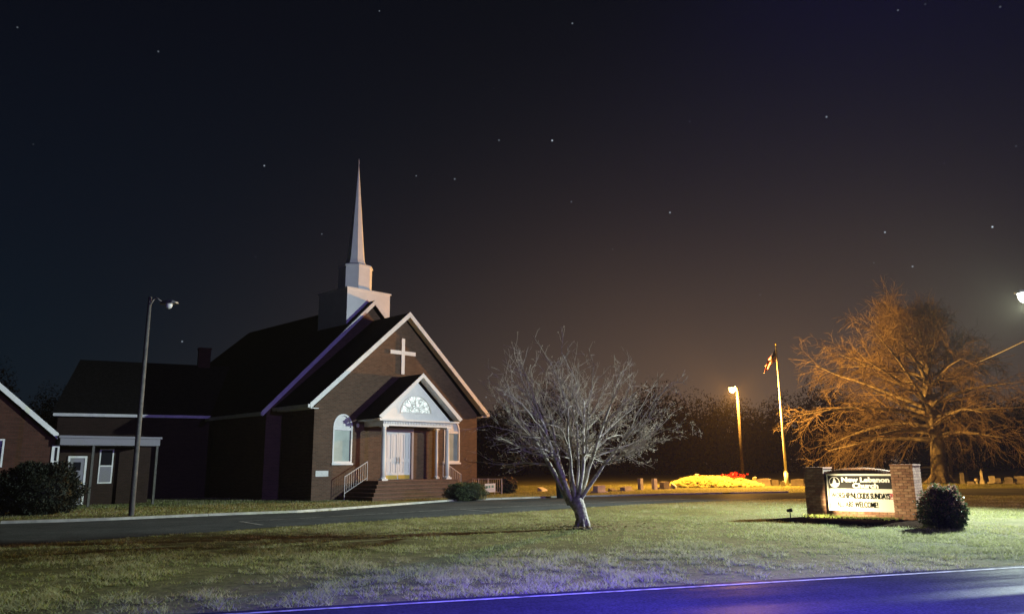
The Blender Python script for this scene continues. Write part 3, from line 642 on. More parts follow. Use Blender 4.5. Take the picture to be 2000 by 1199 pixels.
for x in (PX - 2.75, PX + 2.55):       # small lamps under the eave, unlit
    MB().lathe([(.03, .16), (.075, .12), (.085, 0), (.05, -.05)], 10, (x, -.10, 3.62)).build('floodlight', 'lens_off', church)
# hand rails beside the steps
def railing(s_):
    y = -.72; x0 = PX + s_ * (PHW - .10); x1 = PX + s_ * (PHW + 1.22); za, zb = 0.9, 0.20
    r_ = MB(); r_.tube([(x0, y, za - .05), (x0, y, za + .95)], .022, 6); rr = r_.build('railing_post', 'rail_paint', church)
    MB().tube([(x1, y, -.02), (x1, y, zb + .92)], .022, 6).build('railing_post', 'rail_paint', rr)
    MB().tube([(x0, y, za + .94), (x1 + s_ * .02, y, zb + .91)], .024, 6).build('top_rail', 'rail_paint', rr)
    MB().tube([(x0, y, za + .14), (x1, y, zb + .12)], .016, 6).build('bottom_rail', 'rail_paint', rr)
    for i in range(1, 10):
        f = i / 10; x = x0 + (x1 - x0) * f; MB().tube([(x, y, za + .14 + (zb - za - .02) * f), (x, y, za + .94 + (zb - za - .03) * f)], .010, 5).build('baluster', 'rail_paint', rr)
railing(-1); railing(1)

# ------------------------------------------------------------------ left buildings
# annex with the brick gable
ab = gnd(97, 992); AN_A = R(46)
annex = thing('brick_annex', (ab.x, ab.y, 0), 'low brick gabled annex with white canopy beside dark hedge', 'building', AN_A)
def aloc(x, y, off=0.0):       # pixel -> local (x,z) on the annex front plane
    a_ = Vector((math.cos(AN_A), math.sin(AN_A), 0)); n_ = Vector((math.sin(AN_A), -math.cos(AN_A), 0))
    d = ray(x, y); o_ = Vector((ab.x, ab.y, 0)) + n_ * off; t_ = (o_ - CAM).dot(n_) / d.dot(n_); p = CAM + d * t_
    return (p - o_).dot(a_), p.z
ex, ez = aloc(113, 852, .3); fx, fz = aloc(2, 757, .3)
slope = (fz - ez) / (ex - fx); gx = -5.2; gz = ez + (ex - gx) * slope
WE = ez - .12
wx1 = aloc(7, 880)[0]; wz0 = aloc(4, 912)[1]; wz1 = aloc(4, 857)[1]
bm = holed([(2 * gx, -.3), (0, -.3), (0, WE), (gx, gz - .2), (2 * gx, WE)], [[(wx1 - 1.0, wz0), (wx1, wz0), (wx1, wz1), (wx1 - 1.0, wz1)]], .3); bm_obj('wall', bm, 'annex_brick', annex)
MB().box(-.3, 0, .3, 11, -.3, WE).box(2 * gx, 2 * gx + .3, .3, 11, -.3, WE).box(2 * gx + .3, -.3, 10.7, 11, -.3, WE).build('wall', 'annex_brick', annex)
gable_roof(ex - gx, ez - .04, gz + .0, -.3, 11.3, .14, gx).build('roof', 'shingle', annex)
rake(-.30, ex - gx + .02, ez + .12, gz + .16, .26, .05, 'rake_board', cx=gx, parent=annex)
bm = holed([(wx1 - 1.0, wz0), (wx1, wz0), (wx1, wz1), (wx1 - 1.0, wz1)], [[(wx1 - .93, wz0 + .07), (wx1 - .07, wz0 + .07), (wx1 - .07, wz1 - .07), (wx1 - .93, wz1 - .07)]], .12)
bmesh.ops.translate(bm, vec=(0, -.02, 0), verts=bm.verts[:]); wf = bm_obj('window_frame', bm, 'white_trim', annex)
MB().box(wx1 - .94, wx1 - .06, .05, .08, wz0 + .06, wz1 - .06).build('pane', 'dark_glass', wf)
# canopy running from the annex towards the church
c0 = aloc(102, 858, -.2); c1 = aloc(302, 861, -.2)
cz1 = aloc(115, 850, .4)[1]
MB().box(.003, c1[0], -.45, 2.2, cz1 - .40, cz1 - .10).build('canopy', 'blind', annex)
MB().box(-.08, c1[0] + .05, -.55, 2.3, cz1 - .099, cz1).build('canopy_fascia', 'blind', annex)
for f in (.33, .985): MB().box(c1[0] * f - .05, c1[0] * f + .05, -.35, -.25, -.1, cz1 - .39).build('canopy_post', 'grey_pole', annex)
BY = 1.55      # back wall under the canopy
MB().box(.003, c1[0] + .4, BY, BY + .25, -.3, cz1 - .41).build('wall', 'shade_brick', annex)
def apix(x, y): return aloc(x, y, -BY)
d0 = apix(127, 985); d1 = apix(164, 908)
dw = MB().box(d0[0], d1[0], BY - .05, BY - .002, .02, max(2.1, d1[1])).build('door', 'blind', annex)
zt = max(2.1, d1[1])
MB().box(d0[0] - .09, d0[0] - .001, BY - .08, BY - .002, .02, zt + .09).box(d1[0] + .001, d1[0] + .09, BY - .08, BY - .002, .02, zt + .09).box(d0[0], d1[0], BY - .08, BY - .002, zt + .001, zt + .09).build('door_casing', 'white_trim', dw)
MB().box(d0[0] + .15, d1[0] - .15, BY - .062, BY - .051, zt - .55, zt - .18).build('door_light', 'dark_glass', dw)
MB().lathe([(.012, 0), (.03, .02), (.034, .05), (.02, .075)], 10).build('knob', 'brass', dw).matrix_local = Matrix.Translation((d1[0] - .08, BY - .05, .98)) @ Matrix.Rotation(R(90), 4, 'X')
w0 = apix(189, 944); w1 = apix(223, 876)
wn = MB().box(w0[0], w1[0], BY - .04, BY - .002, w0[1], w1[1]).build('window', 'white_trim', annex)
MB().box(w0[0] + .06, w1[0] - .06, BY - .052, BY - .041, (w0[1] + w1[1]) / 2 + .03, w1[1] - .06).build('pane', 'dark_glass', wn)
MB().box(w0[0] + .06, w1[0] - .06, BY - .050, BY - .041, w0[1] + .06, (w0[1] + w1[1]) / 2 - .03).build('blind', 'blind', wn)
s0 = aloc(95, 916, -.02); s1 = aloc(116, 870, -.02)
sw = MB().box(s0[0] + .02, s1[0], -.06, -.005, s0[1], s1[1]).build('sidelight', 'white_trim', annex)
MB().box(s0[0] + .14, s1[0] - .08, -.072, -.061, s0[1] + .35, s1[1] - .08).build('pane', 'dark_glass', sw)
# hall behind with the long ridge and chimney
HY = 47.0
r0 = at_depth(138, 703, HY - 1.5); r1 = at_depth(440, 714, HY + 2.5)
hv = Vector((r1.x - r0.x, r1.y - r0.y, 0)); hang = math.atan2(hv.y, hv.x); hl = hv.length; hz = (r0.z + r1.z) / 2
hall = thing('church_hall', (r0.x, r0.y, 0), 'long dark roofed hall with a chimney behind the annex', 'building', hang)
HD = 6.0; HEZ = hz - 3.6
b = MB()
for s_ in (-1, 1):
    vs = [(-.3, s_ * (HD + .4), HEZ), (hl + 3, s_ * (HD + .4), HEZ), (hl + 3, 0, hz), (.5, 0, hz)]; vs += [(x, y, z - .15) for x, y, z in vs]
    fs = [(0, 1, 2, 3), (7, 6, 5, 4), (0, 4, 5, 1), (1, 5, 6, 2), (2, 6, 7, 3), (3, 7, 4, 0)]
    b.add(vs, fs if s_ < 0 else [f[::-1] for f in fs])
b.add([(-.3, -HD - .4, HEZ - .002), (.5, 0, hz - .002), (-.3, HD + .4, HEZ - .002)], [(0, 1, 2)])
b.build('roof', 'shingle', hall)
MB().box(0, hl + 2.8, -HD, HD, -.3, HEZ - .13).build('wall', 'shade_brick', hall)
MB().box(-.2, hl + 2.9, -HD - .5, -HD - .405, HEZ - .14, HEZ + .01).build('gutter', 'white_trim', hall)
cc = at_depth(399.5, 682, HY + 2.0); cl = (Vector((cc.x, cc.y, 0)) - Vector((r0.x, r0.y, 0)))
lx = cl.dot(hv.normalized()); ch = MB().box(lx - .36, lx + .36, -.35, .35, hz - .8, cc.z - .08).box(lx - .40, lx + .40, -.39, .39, cc.z - .08, cc.z + .03).build('chimney', 'annex_brick', hall)

# ------------------------------------------------------------------ lamps
def lamp_post(name, base, h, head, label, pole_m, lens_m, r0=.13, r1=.09, group=None, arm_rise=.25):
    t_ = thing(name, (base[0], base[1], 0), label, 'street lamp', group=group)
    hd = Vector(head) - Vector((base[0], base[1], 0))
    MB().tube([(0, 0, -.3), (0, 0, h * .5), (0, 0, h)], [r0, (r0 + r1) / 2, r1], 12).build('pole', pole_m, t_, True)
    dirv = Vector((hd.x, hd.y, 0)); L_ = dirv.length; dirv.normalize()
    a0 = Vector((0, 0, h - .35)); neck = hd - dirv * .30 + Vector((0, 0, .10))
    mid = a0.lerp(neck, .5) + Vector((0, 0, arm_rise))
    MB().tube([a0, a0.lerp(mid, .6) + Vector((0, 0, .06)), mid, neck], .028, 8).build('arm', 'lamp_metal', t_, True)
    mt = Matrix.Translation(hd) @ Matrix.Rotation(math.atan2(dirv.y, dirv.x), 4, 'Z')
    b = MB(); prof = [(-.36, .05, .05), (-.25, .11, .09), (0, .17, .12), (.22, .16, .10), (.34, .09, .05)]
    vs = []
    for x, w, hh in prof: vs += [(x, -w, .02), (x, w, .02), (x, w * .75, .02 + hh), (x, -w * .75, .02 + hh)]
    n = len(prof)
    fs = [(i * 4 + j, i * 4 + (j + 1) % 4, i * 4 + 4 + (j + 1) % 4, i * 4 + 4 + j) for i in range(n - 1) for j in range(4)] + [(3, 2, 1, 0), tuple(n * 4 - 4 + j for j in range(4))]
    b.add([mt @ Vector(v) for v in vs], fs); hdm = b.build('lamp_head', 'lamp_metal', t_)
    b = MB(); k_ = 1.0 if lens_m in ('lens_off', 'lens_violet') else 2.1
    b.lathe([(.13 * k_, .018), (.125 * k_, -.05 * k_), (.10 * k_, -.12 * k_), (.03 * k_, -.16 * k_)], 14); b.v = [tuple(mt @ Vector(v)) for v in b.v]
    b.build('lens', lens_m, hdm, True)
    return t_
def lamp_light(name, pos, watts, color, parent, spot=None, blend=1.0, aim=None, radius=.12):
    ld = bpy.data.lights.new(name, 'SPOT' if spot else 'POINT'); ld.energy = watts; ld.color = color; ld.shadow_soft_size = radius
    if spot: ld.spot_size = R(spot); ld.spot_blend = blend
    o = bpy.data.objects.new(name, ld); col.objects.link(o); o.location = pos
    if aim: o.rotation_euler = (Vector(aim) - Vector(pos)).to_track_quat('-Z', 'Y').to_euler()
    return o
# unlit lamp by the drive
lb = gnd(256, 1007); lh = z_at(292, 580, lb)
hp = at_depth(330, 592, lb.y - .2)
lamp_post('street_lamp', lb, lh, (hp.x, hp.y, hp.z - .05), 'unlit tall lamp post at the kerb before the hall', 'grey_pole', 'lens_off', .10, .065)
# lit white lamp (its head sits right at the picture's edge)
lamp_post('street_lamp', (20.9, 26.5), 7.9, WHITE_LAMP, 'lit white street lamp on wooden pole beyond the sign', 'wood_pole', 'lens_white', .16, .12)
lamp_light('white_lamp_light', WHITE_LAMP + Vector((0, 0, -.52)), WHITE_W, WHITE_C, None, 151, 1.0, Vector((0, 18.2, 5.2)), .15)
# orange lamp over the flower mound
sb = at_depth(1449, 900, SODIUM_LAMP.y + 0.7)
lamp_post('street_lamp', (sb.x, sb.y), SODIUM_LAMP.z + .05, SODIUM_LAMP, 'lit orange lamp on wooden pole behind the flower mound', 'dark_pole', 'lens_sodium', .115, .08)
lamp_light('sodium_lamp_light', SODIUM_LAMP + Vector((0, 0, -.52)), SODIUM_W, SODIUM_C, None, radius=.12)
# violet lamps out of view; the nearer one is added to colour the road
lamp_post('street_lamp', (46.2, -13.0), 8.8, VIOLET_LAMP, 'lit violet street lamp far along the near verge of the road', 'grey_pole', 'lens_violet')
lamp_light('violet_lamp_light', VIOLET_LAMP + Vector((0, 0, -.28)), VIOLET_W, FAR_VIOLET_C, None, 46, .7, Vector((-5, 40, 8)), .15)
lamp_post('street_lamp', (3.6, 0.6), 7.3, VIOLET_FILL, 'added unseen violet lamp on a post, tinting the road blue', 'grey_pole', 'lens_violet')
lamp_light('violet_lamp_light', VIOLET_FILL + Vector((0, 0, -.28)), VIOLET_FILL_W, VIOLET_C, None, 106, 1.0, VIOLET_FILL + Vector((.3, 1.6, -8)), .15)

# overhead cable
pa = Vector((20.9, 26.5, 7.1)); pb = at_depth(1836, 735, 78.0)
pts = [pa.lerp(pb, i / 40) - Vector((0, 0, 4 * .25 * (i / 40) * (1 - i / 40))) for i in range(41)]
up_ = thing('utility_pole', (pb.x, pb.y, 0), 'dark wooden utility pole hidden behind the large tree trunk', 'pole')
MB().tube([(0, 0, -.3), (0, 0, pb.z + .4)], [.16, .11], 10).build('shaft', 'dark_pole', up_, True)
MB().lathe([(.03, 0), (.06, .03), (.045, .08), (.06, .12), (.02, .15)], 8, (0, 0, pb.z + .4)).build('insulator', 'granite', up_, True)
tag(MB().tube(pts, .022, 6).build('overhead_cable', 'wire_rubber', None, True), 'overhead cable running from the white lamp past the large tree', 'cable')

# ------------------------------------------------------------------ brick sign
SL = gnd(1577, 1011); SR = gnd(1794, 1020)
sd = (SR - SL); SW = sd.length; sd.normalize(); sang = math.atan2(sd.y, sd.x)
sign = thing('church_sign', (SL.x, SL.y, 0), 'brick church sign with pillars and white letter board', 'sign', sang)
sgn_n = Vector((sd.y, -sd.x, 0))
def sloc(x, y, off=0.0):
    o_ = Vector((SL.x, SL.y, 0)) + sgn_n * off; d = ray(x, y); t_ = (o_ - CAM).dot(sgn_n) / d.dot(sgn_n); p = CAM + d * t_
    return (p - o_).dot(sd), p.z
PWD, PDP = .58, .62      # pillars
PHL, PHR = sloc(1592, 912)[1] - .045, sloc(1772, 906)[1] - .045
_cp = sloc(1668, 913, -.15)[1]; _ce = sloc(1750, 921, -.15)[1]; print('sign', PHL, PHR, _cp, _ce)
wy0, wy1 = .16, .46      # wall between, set back from pillar face (pillar front at y=0)
wxa, wxb = PWD, SW - PWD
def crown(x):
    u_ = (x - wxa) / (wxb - wxa); return _ce + (_cp - _ce) * math.sin(math.pi * u_)
# brick pieces share a few meshes
BW_, BH_, BD_ = .205, .064, .09
def brick_mesh(nm, w, h, d, m):
    b = MB(); c = .004
    b.box(0, w, 0, d, 0, h); me = b.mesh(nm, m); return me
bcache = {}
def put_brick(parent, x, y, z, w, h, d, rz=0.0, ry=0.0):
    m_ = rng.choice(['sign_brick_a', 'sign_brick_a', 'sign_brick_b', 'sign_brick_c']); k_ = (round(w, 3), round(h, 3), round(d, 3), m_)
    if k_ not in bcache: bcache[k_] = brick_mesh('brick', w, h, d, m_)
    o = link('brick', bcache[k_], parent); o.location = (x, y + rng.uniform(-.003, .003), z); o.rotation_euler = (0, ry, rz); return o
def pillar(x0, h):
    core = MB().box(x0 + .012, x0 + PWD - .012, .012, PDP - .012, -.3, h - .01).build('pillar', 'mortar', sign)
    nr = int(h / .075)
    for r_ in range(nr):
        z = h - (r_ + 1) * .075
        xs = [0, .205, .41] if r_ % 2 else [0, .1, .305, .51]
        ws = [.195, .195, .17] if r_ % 2 else [.09, .195, .195, .07]
        for xo, w in zip(xs, ws): put_brick(core, x0 + xo, 0, z, w, .065, .03)
        # the outer flank
        fl = x0 + PWD if x0 > 1 else x0
        ys = [.032, .24, .45] if r_ % 2 else [.032, .135, .345]
        ws2 = [.198, .20, .165] if r_ % 2 else [.093, .20, .27]
        if x0 > 1:
            for yo, w in zip(ys, ws2): put_brick(core, fl - .03, yo, z, .03, .065, w)
    MB().box(x0 - .012, x0 + PWD + .012, -.014, PDP + .012, h, h + .045).build('pillar_cap', 'sign_brick_b', core)
    return core
pillar(0, PHL); pillar(SW - PWD, PHR)
top = [(wxb - (wxb - wxa) * i / 16, crown(wxb - (wxb - wxa) * i / 16) - .10) for i in range(17)]
b = MB(); b.prism([(wxa - .05, -.3), (wxb + .05, -.3)] + top, wy0 + .012, wy1); wl = b.build('wall', 'mortar', sign)
# panel position from the photograph
q0 = sloc(1620, 996, -wy0 + .1); q1 = sloc(1744, 925, -wy0 + .1)
px0, px1, pz0, pz1 = q0[0], q1[0], q0[1], q1[1]
r_ = 0; z = .005
while z < _cp:
    x = wxa - (.105 if r_ % 2 else 0)
    while x < wxb - .02:
        xa = max(x, wxa); xb = min(x + .195, wxb)
        if xb - xa > .04 and z + .065 < crown((xa + xb) / 2) - .10 and not (xa > px0 - .02 and xb < px1 + .02 and z > pz0 + .0 and z + .065 < pz1):
            put_brick(wl, xa, wy0, z, xb - xa, .065, .03)
        x += .205
    z += .075; r_ += 1
n_ = int((wxb - wxa) / .074)
for i in range(n_):
    x = wxa + (i + .5) * (wxb - wxa) / n_; sl_ = (_cp - _ce) * math.pi / (wxb - wxa) * math.cos(math.pi * (x - wxa) / (wxb - wxa))
    o = put_brick(wl, x - .032, wy0 - .03, crown(x) - .102, .064, .102, wy1 - wy0 + .06); o.name = 'cap_brick'; o.rotation_euler = (0, -math.atan(sl_) , 0)
# cabinet and letters
yb = wy0 - .10
cab = MB().box(px0, px1, yb, wy0 + .01, pz0, pz1).build('sign_cabinet', 'sign_white', sign)
pw, ph = px1 - px0, pz1 - pz0
hx0, hx1, hz0, hz1 = px0 + .045, px1 - .045, pz0 + ph * .60, pz1 - .055
hdr = MB().box(hx0, hx1, yb - .006, yb - .001, hz0, hz1).build('header_panel', 'sign_black', cab)
MB().box(hx0, hx1, yb - .004, yb - .001, pz0 + .05, hz0 - .02).build('letter_board', 'sign_white', cab)
fr = MB()
for xa, xb, za, zb in ((px0, px1, pz0, pz0 + .04), (px0, px1, pz1 - .04, pz1), (px0, px0 + .04, pz0 + .04, pz1 - .04), (px1 - .04, px1, pz0 + .04, pz1 - .04)): fr.box(xa, xb, yb - .022, yb - .0005, za, zb)
fr.build('cabinet_frame', 'sign_white', cab)
RX = (R(90), 0, 0)
def fit_text(s, m, x0, x1, z, size, bold, parent, yo, space=1.0):
    o = text_mesh(s, size, m, 'lettering', parent, (x0, yo, z), RX, 'LEFT', bold, .003, 1.0, space)
    xs = [v.co.x for v in o.data.vertices]; w = max(xs) - min(xs); k_ = (x1 - x0) / w
    o.scale = (k_, 1, 1); o.location.x = x0 - min(xs) * k_; return o
hh = hz1 - hz0; hw = hx1 - hx0
fit_text('New Lebanon', 'letter_white', hx0 + hw * .215, hx0 + hw * .965, hz0 + hh * .53, hh * .50, .010, hdr, yb - .010)
fit_text('Church', 'letter_white', hx0 + hw * .385, hx0 + hw * .79, hz0 + hh * .07, hh * .50, .010, hdr, yb - .010)
fit_text('WORSHIP/NLCKIDS SUNDAYS', 'letter_black', px0 + pw * .055, px0 + pw * .925, pz0 + ph * .335, .225, .002, cab, yb - .008)
fit_text('!!', 'letter_red', px0 + pw * .932, px0 + pw * .966, pz0 + ph * .335, .225, .002, cab, yb - .008)
fit_text('ALL ARE WELCOME!', 'letter_black', px0 + pw * .13, px0 + pw * .74, pz0 + ph * .105, .215, .002, cab, yb - .008)
# emblem: ring, cedar and hill
lc = (hx0 + hw * .10, hz0 + hh * .50); lr = hh * .42
def ring(r0_, r1_, a0, a1, n=24):
    b = MB(); vs = []
    for i in range(n + 1):
        a = a0 + (a1 - a0) * i / n
        for r__ in (r0_, r1_): vs.append((lc[0] + r__ * math.cos(a), yb - .009, lc[1] + r__ * math.sin(a)))
    b.add(vs, [(2 * i, 2 * i + 1, 2 * i + 3, 2 * i + 2) for i in range(n)]); return b
ring(lr * .90, lr, R(-15), R(195)).build('emblem_ring', 'letter_white', hdr)
b = MB(); poly = []
for i, (w, z) in enumerate([(.05, .80), (.16, .60), (.10, .56), (.26, .34), (.17, .30), (.36, .06), (.24, .02), (.46, -.22), (.30, -.26)]): poly.append((w, z))
P_ = [(lc[0] + w * lr, lc[1] + z * lr) for w, z in poly] + [(lc[0] - w * lr, lc[1] + z * lr) for w, z in poly[::-1]]
b.prism(P_, yb - .010, yb - .0065); b.build('emblem_tree', 'letter_white', hdr)
b = MB(); b.prism([(lc[0] + lr * math.cos(a), lc[1] + lr * (math.sin(a) if math.sin(a) < -.25 else -.25 + .08 * math.cos(a * 3))) for a in [R(x) for x in range(-180, 1, 12)]], yb - .0105, yb - .0068); b.build('emblem_hill', 'letter_white', hdr)
b = MB(); b.prism([(lc[0] - lr * .2, lc[1] - lr * .5), (lc[0] + lr * .22, lc[1] - lr * .52), (lc[0] + lr * .1, lc[1] - lr * .4), (lc[0] - lr * .1, lc[1] - lr * .38)], yb - .013, yb - .011); b.build('emblem_mark', 'logo_green', hdr)
# mulch bed at its foot, enlarged to darken where the sign's shadow falls
def bed(name, cx, cy, rx, ry, ang, h, m, label, cat, seed=0, n=40, kind=None):
    g = random.Random(seed); b = MB(); vs = [(0, 0, h)]; ring_ = []
    for k_, (f, z) in enumerate(((.45, h * .9), (.8, h * .55), (1.0, -.01))):
        for i in range(n):
            a = 2 * math.pi * i / n; w = 1 + .07 * math.sin(3 * a + seed) + .05 * math.sin(7 * a) + g.uniform(-.02, .02)
            vs.append((math.cos(a) * rx * f * w, math.sin(a) * ry * f * w, z + g.uniform(-.008, .008)))
    fs = [(0, 1 + i, 1 + (i + 1) % n) for i in range(n)]
    for k_ in range(2): fs += [(1 + k_ * n + i, 1 + (k_ + 1) * n + i, 1 + (k_ + 1) * n + (i + 1) % n, 1 + k_ * n + (i + 1) % n) for i in range(n)]
    b.add(vs, fs); o = b.build(name, m); o.location = (cx, cy, 0); o.rotation_euler = (0, 0, ang); return tag(o, label, cat, kind=kind or 'structure')
mid = (SL + SR) / 2 + sgn_n * .65 + sd * .25
bed('mulch_shadow_bed', mid.x, mid.y, 2.5, 1.7, sang, .075, 'mulch', None, None, 3)
# small plants in the bed
g = np.random.RandomState(4); V = []
for i in range(160):
    c = SL + sd * g.uniform(.1, SW - .3) + sgn_n * g.uniform(.1, .75)
    for j in range(9):
        a = g.uniform(0, 6.28); l = g.uniform(.04, .11); w = .006; tip = Vector((c.x + math.cos(a) * l * .7, c.y + math.sin(a) * l * .7, .07 + l))
        V += [(c.x - math.sin(a) * w, c.y + math.cos(a) * w, .05), (c.x + math.sin(a) * w, c.y - math.cos(a) * w, .05), tuple(tip)]
tag(link('bed_grass', tri_mesh('bed_grass', np.array(V), 'grass_b')), 'tufts of grass in the mulch along the sign', 'grass', kind='stuff')
# spotlight on a stake
sp = SL + sgn_n * .80 + sd * -.14
spot = thing('ground_spotlight', (sp.x, sp.y, 0), 'small black stake spotlight aimed at the brick sign', 'spotlight')
MB().tube([(0, 0, -.08), (0, 0, .20)], .016, 6).build('stake', 'black_metal', spot)
tgt = SL + sd * (SW * .92) + Vector((0, 0, .80)); hd0 = Vector((sp.x, sp.y, .25)); dv = (tgt - hd0).normalized()
mt = Matrix.Translation((0, 0, .25)) @ dv.to_track_quat('Z', 'Y').to_matrix().to_4x4()
b = MB(); b.lathe([(.028, -.09), (.04, -.075), (.048, .02), (.056, .06), (.054, .061), (.042, .03), (.01, .0)], 14); b.v = [tuple(mt @ Vector(v)) for v in b.v]; hdo = b.build('lamp_head', 'black_metal', spot, True)
b = MB(); b.lathe([(.040, .032), (.040, .036)], 14); b.v = [tuple(mt @ Vector(v)) for v in b.v]; b.build('lens', 'lens_warm', hdo)
lamp_light('spotlight_light', hd0 + dv * .10, SPOT_W, SPOT_C, None, 84, 1.0, hd0 + dv * 3, .04)

# ------------------------------------------------------------------ shrubs
def shrub(name, c, rx, ry, rz, n, leaf, mats, label, seed, probs=None, spiky=0.0, group=None, core='leaf_dark', flat=0.0):
    t_ = thing(name, (c[0], c[1], 0), label, 'shrub', group=group); g = np.random.RandomState(seed)
    # lumpy solid heart
    b = MB(); prof = [(max(.02, math.cos(a)) * .80, .5 + .5 * math.sin(a) * .86) for a in [R(x) for x in range(-90, 91, 15)]]
    b.lathe([(r_, z_) for r_, z_ in prof], 14); b.v = [(x * rx, y * ry, z_ * 2.2 * rz - .28 * rz) for x, y, z_ in b.v]; b.build('branch_mass', core, t_, True)
    u_ = g.normal(size=(n, 3)); u_ /= np.linalg.norm(u_, axis=1)[:, None]; u_[:, 2] = np.where(u_[:, 2] < -.75, -u_[:, 2], u_[:, 2])
    lump = 1 + .11 * np.sin(u_[:, 0] * 7 + seed) * np.sin(u_[:, 1] * 6) + .07 * np.sin(u_[:, 2] * 11 + u_[:, 0] * 9)
    rad = g.uniform(.80, 1.02, n) * lump + (g.uniform(size=n) < spiky) * g.uniform(0, .16, n)
    P = u_ * rad[:, None] * np.array([rx, ry, rz * 1.12]) + np.array([0, 0, rz * .84]); P[:, 2] = np.maximum(P[:, 2], .01 + .03 * g.uniform(size=n))
    a = g.normal(size=(n, 3)) * .7 + u_; a /= np.linalg.norm(a, axis=1)[:, None]; b2 = np.cross(a, g.normal(size=(n, 3))); b2 /= np.linalg.norm(b2, axis=1)[:, None]
    s_ = leaf * g.uniform(.6, 1.4, n)[:, None]
    V = np.stack([P - a * s_, P + b2 * s_ * .45, P + a * s_, P - b2 * s_ * .45], 1)
    mi = None
    if len(mats) > 1: mi = (g.uniform(size=n) < (probs if probs else .3) * np.clip(u_[:, 2] + .5, 0, 1.2)).astype(int)
    link('foliage', tri_mesh('foliage', V.reshape(-1, 3), list(mats), mi, 4), t_)
    return t_
bc = gnd(907, 979); shrub('round_shrub', (bc.x, bc.y + .75), 1.02, .95, .42, 9000, .030, ['leaf_box', 'leaf_nandina'], 'clipped round boxwood shrub at the foot of the church steps', 2)
bl = gnd(58, 1008); shrub('broad_shrub', (bl.x - .55, bl.y + 1.2), 1.62, 1.35, .95, 13000, .05, ['leaf_dark'], 'large dark clipped shrub in front of the brick annex', 5)
bs = gnd(1838, 1036); shrub('spiky_shrub', (bs.x * 1.03 + .10, bs.y * 1.03), .52, .48, .50, 8000, .034, ['leaf_nandina', 'leaf_tip'], 'bushy shrub with reddish tips beside the brick sign', 8, .45, .35)
bo = gnd(990, 964); shrub('far_shrub', (bo.x, bo.y + .8), .62, .6, .46, 3000, .05, ['leaf_box', 'leaf_tip'], 'small shrub beyond the rail fence by the church corner', 12, .3)

